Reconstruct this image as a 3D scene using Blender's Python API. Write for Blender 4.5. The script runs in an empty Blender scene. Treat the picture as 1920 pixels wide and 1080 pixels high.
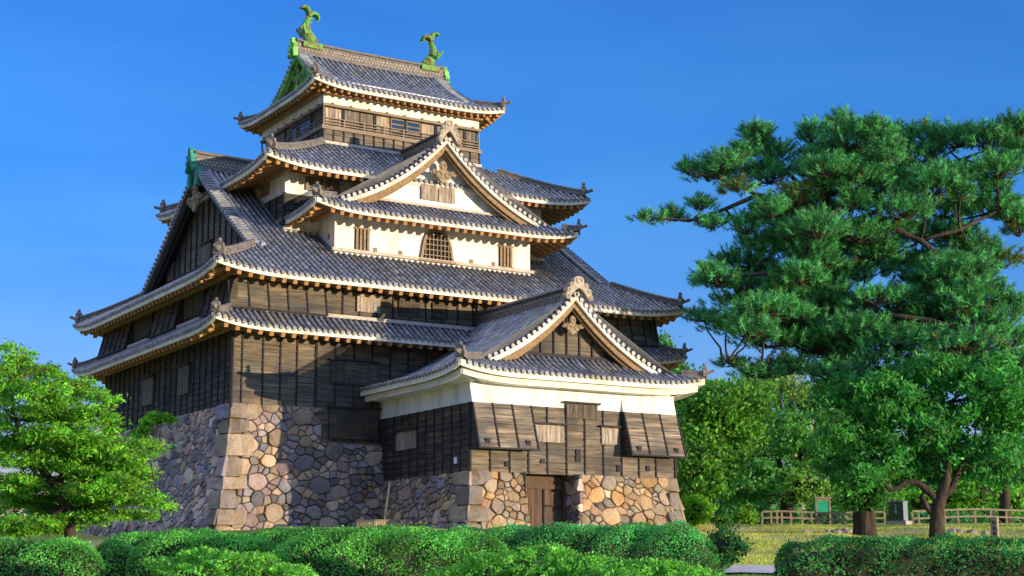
import bpy, math, random
import numpy as np
from mathutils import Vector, Matrix
random.seed(11)
rng = np.random.default_rng(11)
R_ = math.radians
scene = bpy.context.scene
COL = scene.collection

# ------------------------------------------------------------------ camera
CAM = np.array([-25.17, -66.28, -2.49])
YAW, PITCH, ROLL, FPX = 0.554194567, 0.188051417, -0.00357586104, 2919.74
_fwd = np.array([math.sin(YAW)*math.cos(PITCH), math.cos(YAW)*math.cos(PITCH), math.sin(PITCH)])
_rt = np.array([math.cos(YAW), -math.sin(YAW), 0.0])
_up = np.cross(_rt, _fwd)
CR = _rt*math.cos(ROLL) + _up*math.sin(ROLL)
CU = -_rt*math.sin(ROLL) + _up*math.cos(ROLL)
FH = np.array([math.sin(YAW), math.cos(YAW), 0.0])          # level view direction
RH = np.array([math.cos(YAW), -math.sin(YAW), 0.0])
cam_data = bpy.data.cameras.new("camera")
cam_data.sensor_width = 36.0
cam_data.lens = FPX/1920*36.0
cam_data.clip_start = 0.5
cam_data.clip_end = 9000
cam = bpy.data.objects.new("camera", cam_data)
COL.objects.link(cam)
m = Matrix.Identity(4)
for i in range(3):
    m[i][0] = CR[i]; m[i][1] = CU[i]; m[i][2] = -_fwd[i]; m[i][3] = CAM[i]
cam.matrix_world = m
scene.camera = cam

# ------------------------------------------------------------------ light
SUN_AZ, SUN_EL = 31.0, 1.4            # degrees east of south, degrees above the horizon
sun_to = Vector((math.sin(R_(SUN_AZ))*math.cos(R_(SUN_EL)), -math.cos(R_(SUN_AZ))*math.cos(R_(SUN_EL)), math.sin(R_(SUN_EL))))
sd = bpy.data.lights.new("sun", 'SUN')
sd.energy = 3.9
sd.angle = R_(0.5)
sd.color = (1.0, 0.81, 0.555)
so = bpy.data.objects.new("sun", sd)
so.rotation_euler = sun_to.to_track_quat('Z', 'Y').to_euler()
so.location = (60, -110, 30)
COL.objects.link(so)

world = bpy.data.worlds.new("World")
scene.world = world
world.use_nodes = True
wn, wl = world.node_tree.nodes, world.node_tree.links
bg = wn["Background"]
sky = wn.new("ShaderNodeTexSky")
sky.sky_type = 'NISHITA'
sky.sun_disc = False
sky.sun_elevation = R_(SUN_EL)
sky.sun_rotation = R_(180-SUN_AZ)
sky.altitude = 0
sky.air_density = 1.0
sky.dust_density = 0.0
sky.ozone_density = 6.0
gain = wn.new("ShaderNodeMix"); gain.data_type = 'RGBA'; gain.blend_type = 'MULTIPLY'
gain.inputs[0].default_value = 1.0
gain.inputs[7].default_value = (11.0, 4.75, 3.95, 1)
# thin streaks of high cloud
tc = wn.new("ShaderNodeTexCoord"); mp = wn.new("ShaderNodeMapping"); mp.inputs[3].default_value = (2.0, 2.0, 9.0)
nz = wn.new("ShaderNodeTexNoise"); nz.inputs["Scale"].default_value = 1.6; nz.inputs["Detail"].default_value = 5
rp = wn.new("ShaderNodeValToRGB")
rp.color_ramp.elements[0].position = 0.40; rp.color_ramp.elements[0].color = (0.92, 0.95, 0.98, 1)
rp.color_ramp.elements[1].position = 0.74; rp.color_ramp.elements[1].color = (1.40, 1.15, 1.05, 1)
cl = wn.new("ShaderNodeMix"); cl.data_type = 'RGBA'; cl.blend_type = 'MULTIPLY'; cl.inputs[0].default_value = 1.0
wl.new(tc.outputs["Generated"], mp.inputs[0]); wl.new(mp.outputs[0], nz.inputs["Vector"])
wl.new(nz.outputs["Fac"], rp.inputs[0])
wl.new(sky.outputs[0], gain.inputs[6]); wl.new(gain.outputs[2], cl.inputs[6]); wl.new(rp.outputs[0], cl.inputs[7])
# unseen white glow added overhead as fill light, above the framed part of the sky
sx = wn.new("ShaderNodeSeparateXYZ"); wl.new(tc.outputs["Generated"], sx.inputs[0])
vr = wn.new("ShaderNodeMapRange"); vr.interpolation_type = 'SMOOTHSTEP'
vr.inputs[1].default_value = 0.42; vr.inputs[2].default_value = 0.80; vr.inputs[3].default_value = 0.0; vr.inputs[4].default_value = 1.0
wl.new(sx.outputs[2], vr.inputs[0])
vm = wn.new("ShaderNodeMath"); vm.operation = 'MULTIPLY'; wl.new(vr.outputs[0], vm.inputs[0]); wl.new(nz.outputs["Fac"], vm.inputs[1])
ad = wn.new("ShaderNodeMix"); ad.data_type = 'RGBA'; ad.blend_type = 'ADD'
wl.new(vm.outputs[0], ad.inputs[0]); wl.new(cl.outputs[2], ad.inputs[6]); ad.inputs[7].default_value = (7.5, 7.8, 8.8, 1)
# pale haze low over the horizon
hr = wn.new("ShaderNodeMapRange"); hr.interpolation_type = 'SMOOTHSTEP'
hr.inputs[1].default_value = 0.30; hr.inputs[2].default_value = -0.05; hr.inputs[3].default_value = 0.0; hr.inputs[4].default_value = 1.0
wl.new(sx.outputs[2], hr.inputs[0])
hz = wn.new("ShaderNodeMix"); hz.data_type = 'RGBA'; hz.blend_type = 'ADD'
wl.new(hr.outputs[0], hz.inputs[0]); wl.new(ad.outputs[2], hz.inputs[6]); hz.inputs[7].default_value = (0.42, 0.42, 0.85, 1)
wl.new(hz.outputs[2], bg.inputs["Color"])
bg.inputs["Strength"].default_value = 0.15

scene.view_settings.view_transform = 'Standard'
scene.view_settings.look = 'None'
scene.view_settings.exposure = 0.75
scene.view_settings.gamma = 1.0
scene.render.engine = 'CYCLES'
scene.cycles.max_bounces = 6
scene.cycles.diffuse_bounces = 3
scene.cycles.transparent_max_bounces = 4

# ------------------------------------------------------------------ materials
def new_mat(name):
    mt = bpy.data.materials.new(name); mt.use_nodes = True
    nt = mt.node_tree
    return mt, nt.nodes, nt.links, nt.nodes["Principled BSDF"]

def ramp(n, stops):
    r = n.new("ShaderNodeValToRGB")
    e = r.color_ramp.elements
    e[0].position, e[0].color = stops[0][0], (*stops[0][1], 1)
    e[1].position, e[1].color = stops[1][0], (*stops[1][1], 1)
    for p, c in stops[2:]:
        x = e.new(p); x.color = (*c, 1)
    return r

def mat_surface(name, c0, c1, scale=(1, 1, 1), detail=6, rough=0.85, bump=0.25, dist=0.03, tone=False, spec=0.3,
                p0=0.3, p1=0.7, stain=None, stain_scale=0.35, fine=None, stretch=None, s0=0.48, s1=0.68):
    """noise-mottled surface; with tone=True the face tone attribute multiplies the colour"""
    mt, n, l, b = new_mat(name)
    tcn = n.new("ShaderNodeTexCoord"); mpn = n.new("ShaderNodeMapping"); mpn.inputs[3].default_value = scale
    nzn = n.new("ShaderNodeTexNoise"); nzn.inputs["Scale"].default_value = 1.0; nzn.inputs["Detail"].default_value = detail
    nzn.inputs["Roughness"].default_value = 0.62
    l.new(tcn.outputs["Object"], mpn.inputs[0]); l.new(mpn.outputs[0], nzn.inputs["Vector"])
    rr = ramp(n, [(p0, c0), (p1, c1)])
    l.new(nzn.outputs["Fac"], rr.inputs[0])
    out = rr.outputs[0]
    if stain:
        n2 = n.new("ShaderNodeTexNoise"); n2.inputs["Scale"].default_value = stain_scale; n2.inputs["Detail"].default_value = 7
        m2 = n.new("ShaderNodeMapping"); m2.inputs[3].default_value = stretch or (1, 1, 1)
        l.new(tcn.outputs["Object"], m2.inputs[0]); l.new(m2.outputs[0], n2.inputs["Vector"])
        r2 = ramp(n, [(s0, (0, 0, 0)), (s1, (1, 1, 1))])
        l.new(n2.outputs["Fac"], r2.inputs[0])
        mx = n.new("ShaderNodeMix"); mx.data_type = 'RGBA'
        l.new(r2.outputs[0], mx.inputs[0]); l.new(out, mx.inputs[6]); mx.inputs[7].default_value = (*stain, 1)
        out = mx.outputs[2]
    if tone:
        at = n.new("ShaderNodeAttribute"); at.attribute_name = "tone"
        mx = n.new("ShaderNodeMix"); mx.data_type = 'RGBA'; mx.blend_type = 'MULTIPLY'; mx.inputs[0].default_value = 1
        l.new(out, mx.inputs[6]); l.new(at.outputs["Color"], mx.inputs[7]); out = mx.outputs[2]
    l.new(out, b.inputs["Base Color"])
    b.inputs["Roughness"].default_value = rough
    b.inputs["Specular IOR Level"].default_value = spec
    if bump:
        bp = n.new("ShaderNodeBump"); bp.inputs["Strength"].default_value = bump; bp.inputs["Distance"].default_value = dist
        src = nzn.outputs["Fac"]
        if fine:
            n3 = n.new("ShaderNodeTexNoise"); n3.inputs["Scale"].default_value = fine; n3.inputs["Detail"].default_value = 8
            l.new(tcn.outputs["Object"], n3.inputs["Vector"]); src = n3.outputs["Fac"]
        l.new(src, bp.inputs["Height"]); l.new(bp.outputs[0], b.inputs["Normal"])
    return mt

def mat_leaf(name, trans=0.35, rough=0.6, gain=(1, 1, 1)):
    mt, n, l, b = new_mat(name)
    at = n.new("ShaderNodeAttribute"); at.attribute_name = "tone"
    b.inputs["Roughness"].default_value = rough
    b.inputs["Specular IOR Level"].default_value = 0.25
    l.new(at.outputs["Color"], b.inputs["Base Color"])
    tr = n.new("ShaderNodeBsdfTranslucent")
    mx = n.new("ShaderNodeMix"); mx.data_type = 'RGBA'; mx.blend_type = 'MULTIPLY'; mx.inputs[0].default_value = 1
    l.new(at.outputs["Color"], mx.inputs[6]); mx.inputs[7].default_value = (1.2, 1.35, 0.6, 1)
    l.new(mx.outputs[2], tr.inputs["Color"])
    ms = n.new("ShaderNodeMixShader"); ms.inputs[0].default_value = trans
    l.new(b.outputs[0], ms.inputs[1]); l.new(tr.outputs[0], ms.inputs[2])
    l.new(ms.outputs[0], n["Material Output"].inputs["Surface"])
    return mt

M = {}
M['tile'] = mat_surface("roof_tile", (0.090, 0.098, 0.118), (0.29, 0.305, 0.335), (2.2, 2.2, 2.2), rough=0.55, bump=0.3, dist=0.02, tone=True, spec=0.45, stain=(0.27, 0.24, 0.19), stain_scale=0.9, fine=16, s0=0.52, s1=0.72)
M['ridge'] = mat_surface("ridge_tile", (0.06, 0.058, 0.058), (0.23, 0.20, 0.165), (4, 4, 9), rough=0.65, bump=0.5, dist=0.03, spec=0.35)
M['plaster'] = mat_surface("white_plaster", (0.76, 0.745, 0.71), (0.83, 0.82, 0.795), (0.8, 0.8, 0.5), rough=0.9, bump=0.05, dist=0.01, stain=(0.50, 0.47, 0.41), stain_scale=1.0, stretch=(1.8, 1.8, 0.30), s0=0.45, s1=0.78)
M['fascia'] = mat_surface("eave_plaster", (0.70, 0.66, 0.56), (0.80, 0.765, 0.67), (1.4, 1.4, 1.4), rough=0.9, bump=0.08, dist=0.01, stain=(0.55, 0.49, 0.36), stain_scale=0.8)
M['timber'] = mat_surface("blackened_boards", (0.018, 0.020, 0.024), (0.235, 0.182, 0.115), (0.7, 0.7, 14), rough=0.8, bump=0.5, dist=0.015, tone=True, stain=(0.055, 0.05, 0.045), stain_scale=0.5)
M['batten'] = mat_surface("batten_wood", (0.012, 0.013, 0.015), (0.042, 0.040, 0.038), (9, 9, 1.2), rough=0.8, bump=0.4, dist=0.01)
M['shutter'] = mat_surface("weathered_planks", (0.13, 0.10, 0.075), (0.40, 0.33, 0.25), (11, 11, 1.6), rough=0.85, bump=0.5, dist=0.01, tone=True)
M['eave'] = mat_surface("eave_wood", (0.26, 0.135, 0.05), (0.50, 0.28, 0.115), (5, 5, 5), rough=0.8, bump=0.3, dist=0.01)
M['barge'] = mat_surface("barge_board_wood", (0.16, 0.10, 0.05), (0.36, 0.24, 0.125), (6, 6, 6), rough=0.8, bump=0.3, dist=0.01)
M['rail'] = mat_surface("rail_wood", (0.16, 0.12, 0.08), (0.34, 0.26, 0.18), (2, 2, 12), rough=0.8, bump=0.2)
M['carve'] = mat_surface("carved_wood", (0.17, 0.12, 0.07), (0.38, 0.28, 0.18), (6, 6, 6), rough=0.8, bump=0.5)
M['oni'] = mat_surface("ridge_end_clay", (0.26, 0.21, 0.15), (0.50, 0.42, 0.31), (3, 3, 3), rough=0.8, bump=0.4)
M['oni_dark'] = mat_surface("dark_ridge_end_clay", (0.09, 0.08, 0.075), (0.28, 0.24, 0.19), (5, 5, 5), rough=0.7, bump=0.4)
M['flash'] = mat_surface("lime_mortar", (0.40, 0.34, 0.26), (0.60, 0.53, 0.43), (5, 5, 5), rough=0.9, bump=0.3)
M['copper'] = mat_surface("green_copper", (0.04, 0.24, 0.05), (0.22, 0.55, 0.10), (3, 3, 3), rough=0.6, bump=0.5, stain=(0.16, 0.11, 0.03), stain_scale=3.0, s0=0.42, s1=0.6)  # real copper on the fish; green floodlight put into the colour on gable boards
M['copper_bright'] = mat_surface("bright_green_copper", (0.15, 0.54, 0.08), (0.34, 0.72, 0.17), (5, 5, 1.2), rough=0.6, bump=0.4, stain=(0.05, 0.16, 0.03), stain_scale=2.0)  # green floodlight on the top gable, put into its base colour
M['copper_teal'] = mat_surface("blue_green_copper", (0.02, 0.17, 0.12), (0.06, 0.34, 0.24), (3, 3, 3), rough=0.6, bump=0.4)
M['stone'] = mat_surface("wall_stone", (0.68, 0.68, 0.68), (1.22, 1.2, 1.18), (2.6, 2.6, 2.6), rough=0.92, bump=1.0, dist=0.07, tone=True, spec=0.2, fine=5.5, stain=(0.78, 0.66, 0.5), stain_scale=1.3)
M['rubble'] = mat_surface("wall_rubble", (0.04, 0.03, 0.026), (0.30, 0.22, 0.16), (7, 7, 7), rough=0.95, bump=0.9, dist=0.06)
M['glass'] = mat_surface("window_glass", (0.02, 0.03, 0.05), (0.03, 0.045, 0.07), (1, 1, 1), rough=0.08, bump=0, spec=0.8)
M['dark'] = mat_surface("dark_opening", (0.010, 0.009, 0.009), (0.022, 0.02, 0.018), (2, 2, 2), rough=0.9, bump=0)
M['door'] = mat_surface("door_wood", (0.055, 0.034, 0.022), (0.14, 0.088, 0.055), (9, 9, 1.0), rough=0.8, bump=0.4, tone=True)
M['bark'] = mat_surface("dark_bark", (0.020, 0.015, 0.011), (0.10, 0.075, 0.055), (5, 5, 1.6), rough=0.95, bump=1.0, dist=0.06)
M['pinebark'] = mat_surface("pine_bark", (0.016, 0.013, 0.012), (0.12, 0.088, 0.07), (5.5, 5.5, 0.55), rough=0.95, bump=1.0, dist=0.12)
M['palebark'] = mat_surface("pale_bark", (0.20, 0.17, 0.13), (0.42, 0.37, 0.29), (4, 4, 1), rough=0.9, bump=0.5)
M['fence'] = mat_surface("fence_wood", (0.15, 0.125, 0.085), (0.33, 0.28, 0.19), (6, 6, 6), rough=0.85, bump=0.3)
M['bamboo'] = mat_surface("bamboo", (0.34, 0.24, 0.12), (0.56, 0.42, 0.24), (14, 14, 1.2), rough=0.6, bump=0.3)
M['board_green'] = mat_surface("green_board", (0.01, 0.30, 0.17), (0.03, 0.40, 0.24), (6, 6, 1), rough=0.5, bump=0.1)
M['cabinet'] = mat_surface("cabinet_paint", (0.035, 0.07, 0.045), (0.055, 0.095, 0.065), (12, 12, 0.8), rough=0.45, bump=0.1)
M['cabinet_side'] = mat_surface("cabinet_side_paint", (0.16, 0.19, 0.24), (0.22, 0.25, 0.30), (4, 4, 1), rough=0.45, bump=0.1)
M['concrete'] = mat_surface("concrete", (0.30, 0.27, 0.24), (0.45, 0.41, 0.37), (3, 3, 3), rough=0.9, bump=0.3)
M['paint_white'] = mat_surface("white_paint", (0.70, 0.70, 0.68), (0.80, 0.80, 0.78), (3, 3, 3), rough=0.6, bump=0)
M['hedgecore'] = mat_surface("hedge_inside", (0.012, 0.016, 0.008), (0.05, 0.055, 0.028), (4, 4, 4), rough=1, bump=0.5)
M['leaf'] = mat_leaf("leaf")
M['needle'] = mat_leaf("pine_needle", trans=0.06, rough=0.55)
M['rock'] = mat_surface("field_rock", (0.20, 0.17, 0.15), (0.42, 0.37, 0.32), (3, 3, 3), rough=0.9, bump=0.7)

def mat_ground():
    mt, n, l, b = new_mat("lawn_ground")
    tcn = n.new("ShaderNodeTexCoord")
    a = n.new("ShaderNodeTexNoise"); a.inputs["Scale"].default_value = 0.16; a.inputs["Detail"].default_value = 8
    c = n.new("ShaderNodeTexNoise"); c.inputs["Scale"].default_value = 3.5; c.inputs["Detail"].default_value = 8
    l.new(tcn.outputs["Object"], a.inputs["Vector"]); l.new(tcn.outputs["Object"], c.inputs["Vector"])
    ra = ramp(n, [(0.36, (0.16, 0.22, 0.035)), (0.50, (0.33, 0.33, 0.08)), (0.62, (0.45, 0.37, 0.20))])
    rc = ramp(n, [(0.3, (0.6, 0.6, 0.6)), (0.7, (1.25, 1.25, 1.2))])
    l.new(a.outputs["Fac"], ra.inputs[0]); l.new(c.outputs["Fac"], rc.inputs[0])
    mx = n.new("ShaderNodeMix"); mx.data_type = 'RGBA'; mx.blend_type = 'MULTIPLY'; mx.inputs[0].default_value = 1
    l.new(ra.outputs[0], mx.inputs[6]); l.new(rc.outputs[0], mx.inputs[7]); l.new(mx.outputs[2], b.inputs["Base Color"])
    b.inputs["Roughness"].default_value = 1.0; b.inputs["Specular IOR Level"].default_value = 0.1
    bp = n.new("ShaderNodeBump"); bp.inputs["Strength"].default_value = 0.8; bp.inputs["Distance"].default_value = 0.06
    l.new(c.outputs["Fac"], bp.inputs["Height"]); l.new(bp.outputs[0], b.inputs["Normal"])
    return mt
M['ground'] = mat_ground()
M['path'] = mat_surface("gravel", (0.44, 0.36, 0.31), (0.66, 0.56, 0.49), (9, 9, 9), rough=0.95, bump=0.5, dist=0.02)

# ------------------------------------------------------------------ helpers
def A(*v): return np.array(v, float)
def rayh(px, py):
    d = _fwd + CR*((px-960)/FPX) - CU*((py-540)/FPX)
    return d/(d @ FH)
def at(px, py, D):
    """world point seen at (px, py) whose level distance from the camera is D metres"""
    return CAM + rayh(px, py)*D

class MB:
    def __init__(s): s.v = []; s.f = []; s.t = []; s.mi = []
    def add(s, pts, faces, tone=None, mi=0):
        k = len(s.v); s.v.extend([tuple(map(float, p)) for p in pts])
        for i, f in enumerate(faces):
            s.f.append(tuple(k+j for j in f)); s.mi.append(mi)
            t = tone[i] if isinstance(tone, list) else tone
            s.t.append(t if t is not None else (1, 1, 1))
    def box(s, c, ax, ay, az, tone=None, mi=0):
        """box from centre and three half-axis vectors"""
        c, ax, ay, az = map(np.asarray, (c, ax, ay, az))
        p = [c+i*ax+j*ay+k*az for k in (-1, 1) for j in (-1, 1) for i in (-1, 1)]
        s.add(p, [(0, 2, 3, 1), (4, 5, 7, 6), (0, 1, 5, 4), (2, 6, 7, 3), (0, 4, 6, 2), (1, 3, 7, 5)], tone, mi)
    def bar(s, p, q, w, h, up=(0, 0, 1), tone=None, mi=0):
        p, q = np.asarray(p, float), np.asarray(q, float)
        d = q-p; L = np.linalg.norm(d); d = d/L
        up = np.asarray(up, float); sd_ = np.cross(d, up); sd_ = sd_/np.linalg.norm(sd_); u = np.cross(sd_, d)
        s.box((p+q)/2, d*L/2, sd_*w/2, u*h/2, tone, mi)
    def sweep(s, pts, prof, up=(0, 0, 1), mi=0, caps=True, tone=None):
        """prof: list of (side, up) offsets swept along pts"""
        pts = [np.asarray(p, float) for p in pts]; n = len(pts); k = len(prof); up = np.asarray(up, float)
        V = []
        for i, p in enumerate(pts):
            d = pts[min(i+1, n-1)]-pts[max(i-1, 0)]
            sd_ = np.cross(d, up); sd_ = sd_/(np.linalg.norm(sd_)+1e-9)
            for a, b in prof: V.append(p+sd_*a+up*b)
        F = []
        for i in range(n-1):
            for j in range(k):
                j2 = (j+1) % k
                F.append((i*k+j, i*k+j2, (i+1)*k+j2, (i+1)*k+j))
        if caps:
            F.append(tuple(range(k))[::-1]); F.append(tuple((n-1)*k+j for j in range(k)))
        s.add(V, F, tone, mi)
    def tube(s, pts, radii, seg=8, mi=0, tone=None, caps=True):
        pts = [np.asarray(p, float) for p in pts]; n = len(pts); V = []
        ref = A(0.31, 0.17, 0.93)
        for i, p in enumerate(pts):
            d = pts[min(i+1, n-1)]-pts[max(i-1, 0)]; d = d/(np.linalg.norm(d)+1e-9)
            if abs(d @ ref) > 0.97: ref = A(0.9, 0.1, 0.2)
            a = np.cross(d, ref); a /= np.linalg.norm(a); b = np.cross(d, a)
            r = radii[i] if hasattr(radii, '__len__') else radii
            for j in range(seg):
                th = 2*math.pi*j/seg; V.append(p+r*(math.cos(th)*a+math.sin(th)*b))
        F = [(i*seg+j, i*seg+(j+1) % seg, (i+1)*seg+(j+1) % seg, (i+1)*seg+j) for i in range(n-1) for j in range(seg)]
        if caps: F += [tuple(range(seg))[::-1], tuple((n-1)*seg+j for j in range(seg))]
        s.add(V, F, tone, mi)
    def ball(s, c, r, seg=10, rings=7, mi=0, tone=None):
        c = np.asarray(c, float); rx, ry, rz = (r, r, r) if not hasattr(r, '__len__') else r
        V = [c+A(0, 0, rz)]
        for i in range(1, rings):
            ph = math.pi*i/rings
            for j in range(seg):
                th = 2*math.pi*j/seg
                V.append(c+A(rx*math.sin(ph)*math.cos(th), ry*math.sin(ph)*math.sin(th), rz*math.cos(ph)))
        V.append(c-A(0, 0, rz)); F = []
        for j in range(seg): F.append((0, 1+j, 1+(j+1) % seg))
        for i in range(rings-2):
            for j in range(seg): F.append((1+i*seg+j, 1+(i+1)*seg+j, 1+(i+1)*seg+(j+1) % seg, 1+i*seg+(j+1) % seg))
        e = len(V)-1; b0 = 1+(rings-2)*seg
        for j in range(seg): F.append((e, b0+(j+1) % seg, b0+j))
        s.add(V, F, tone, mi)
    def prism(s, poly, depth_vec, mi=0, tone=None):
        """closed outline (3-D points) extruded along depth_vec"""
        poly = [np.asarray(p, float) for p in poly]; n = len(poly); dv = np.asarray(depth_vec, float)
        F = [tuple(range(n))[::-1], tuple(range(n, 2*n))] + [(i, (i+1) % n, n+(i+1) % n, n+i) for i in range(n)]
        s.add(poly+[p+dv for p in poly], F, tone, mi)
    def build(s, name, mats, parent=None, smooth=False):
        if not isinstance(mats, (list, tuple)): mats = [mats]
        me = bpy.data.meshes.new(name)
        me.from_pydata(s.v, [], s.f)
        for mt in mats: me.materials.append(mt)
        if len(mats) > 1: me.polygons.foreach_set("material_index", s.mi)
        at_ = me.attributes.new("tone", 'FLOAT_COLOR', 'FACE')
        buf = np.ones((len(s.f), 4), np.float32); buf[:, :3] = np.array([t if hasattr(t, '__len__') else (t, t, t) for t in s.t], np.float32)
        at_.data.foreach_set("color", buf.ravel())
        if smooth: me.polygons.foreach_set("use_smooth", [True]*len(s.f))
        me.update()
        o = bpy.data.objects.new(name, me); COL.objects.link(o)
        if parent is not None:
            o.parent = parent
            if parent.type == 'EMPTY': o.matrix_parent_inverse = Matrix.Translation(-parent.location)
        return o

def raw_mesh(name, V, nper, tone, mat, parent=None):
    """many separate polygons of nper corners from an (n*nper,3) array"""
    V = np.asarray(V, np.float32).reshape(-1, 3); nf = len(V)//nper
    me = bpy.data.meshes.new(name)
    me.vertices.add(len(V)); me.vertices.foreach_set("co", V.ravel())
    me.loops.add(len(V)); me.loops.foreach_set("vertex_index", np.arange(len(V), dtype=np.int32))
    me.polygons.add(nf); me.polygons.foreach_set("loop_start", np.arange(0, len(V), nper, dtype=np.int32))
    me.polygons.foreach_set("loop_total", np.full(nf, nper, np.int32))
    me.update(calc_edges=True)
    me.materials.append(mat)
    at_ = me.attributes.new("tone", 'FLOAT_COLOR', 'FACE')
    buf = np.ones((nf, 4), np.float32); buf[:, :3] = tone
    at_.data.foreach_set("color", buf.ravel())
    o = bpy.data.objects.new(name, me); COL.objects.link(o)
    if parent is not None:
        o.parent = parent
        if parent.type == 'EMPTY': o.matrix_parent_inverse = Matrix.Translation(-parent.location)
    return o

def thing(name, label, cat, loc, group=None):
    o = bpy.data.objects.new(name, None); o.empty_display_size = 0.5
    o.location = tuple(map(float, loc)); COL.objects.link(o)
    bpy.context.view_layer.update()
    o['label'] = label; o['category'] = cat
    if group: o['group'] = group
    return o
def tag(o, label, cat, group=None):
    o['label'] = label; o['category'] = cat
    if group: o['group'] = group
    return o

# ------------------------------------------------------------------ terrain
_gD = np.array([-200, 0, 20, 38, 46, 58, 66, 72, 80, 88, 95, 105, 130, 200, 4000], float)
_gZ = np.array([-6.5, -4.1, -3.5, -2.75, -2.36, -1.80, -1.22, -0.78, -0.28, 0.42, 1.0, 1.4, 1.8, 2.0, 2.0], float)
def ground_z(x, y):
    x, y = np.asarray(x, float), np.asarray(y, float)
    D = (x-CAM[0])*FH[0]+(y-CAM[1])*FH[1]
    z = np.interp(D, _gD, _gZ)
    dx = np.maximum(np.maximum(-0.5-x, x-27.5), 0); dy = np.maximum(np.maximum(-10.0-y, y-24), 0)
    # gatehouse forecourt only to the east of the wall
    w = np.clip(1-np.hypot(dx, dy)/7.0, 0, 1); w = w*w*(3-2*w)
    z = z*(1-w)+np.maximum(z, -0.25)*w
    z = z+0.07*np.sin(x*0.9+1.3*np.sin(y*0.31))*np.sin(y*0.7+0.6)
    return z

# ------------------------------------------------------------------ roofs
def unit(v): v = np.asarray(v, float); return v/np.linalg.norm(v)
DIRS = [((1, 0), (0, 1)), ((0, 1), (-1, 0)), ((-1, 0), (0, -1)), ((0, -1), (1, 0))]     # S E N W : along the eave, inward
SP = 0.31

class Roof:
    def __init__(s, rect, P, lift=0.4, Lc=4.0, D=3.0, k=(1, 1, 1, 1), lim=(9, 9, 9, 9), fronts=(), gables=(), av=0, ag=0, opened=()):
        x0, x1, y0, y1 = rect
        s.O = [A(x0, y0), A(x1, y0), A(x1, y1), A(x0, y1)]
        s.L = [x1-x0, y1-y0, x1-x0, y1-y0]
        s.e = [A(*d[0]) for d in DIRS]; s.n = [A(*d[1]) for d in DIRS]
        s.P = P; s.lift = lift; s.Lc = Lc; s.D = D; s.k = k; s.lim = list(lim)
        s.fronts = fronts; s.gables = gables; s.av = av; s.ag = ag; s.opened = opened
        for i in fronts: s.lim[i] = s.L[(i+1) % 4]/2
        for i in gables: s.lim[i] = ag
    def hipL(s, i, d): p = (i-1) % 4; return 0 if p in s.opened else s.k[i]*d/s.k[p]
    def hipR(s, i, d): p = (i+1) % 4; return 0 if p in s.opened else s.k[i]*d/s.k[p]
    def depth(s, i, a):
        L = s.L[i]; pl, pr = (i-1) % 4, (i+1) % 4; dm = s.lim[i]
        for nb, aa in ((pl, a), (pr, L-a)):
            if nb in s.opened: continue
            if i in s.fronts and nb in s.gables and aa >= s.av: continue
            dm = min(dm, aa*s.k[nb]/s.k[i])
        return dm
    def z(s, i, a, d):
        ds = s.k[i]*max(d, 0); c = 1e9
        if (i-1) % 4 not in s.opened: c = min(c, a-s.hipL(i, d))
        if (i+1) % 4 not in s.opened: c = min(c, s.L[i]-a-s.hipR(i, d))
        c = max(c, 0)
        z = float(s.P(ds))+s.lift*max(0, 1-c/s.Lc)**3*max(0, 1-ds/s.D)**1.5
        if d < 0: z += 0.35*d
        return z
    def p(s, i, a, d, dz=0.0):
        q = s.O[i]+s.e[i]*a+s.n[i]*d
        return A(q[0], q[1], s.z(i, a, d)+dz)
    def e3(s, i): return A(*s.e[i], 0)
    def n3(s, i): return A(*s.n[i], 0)

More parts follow.
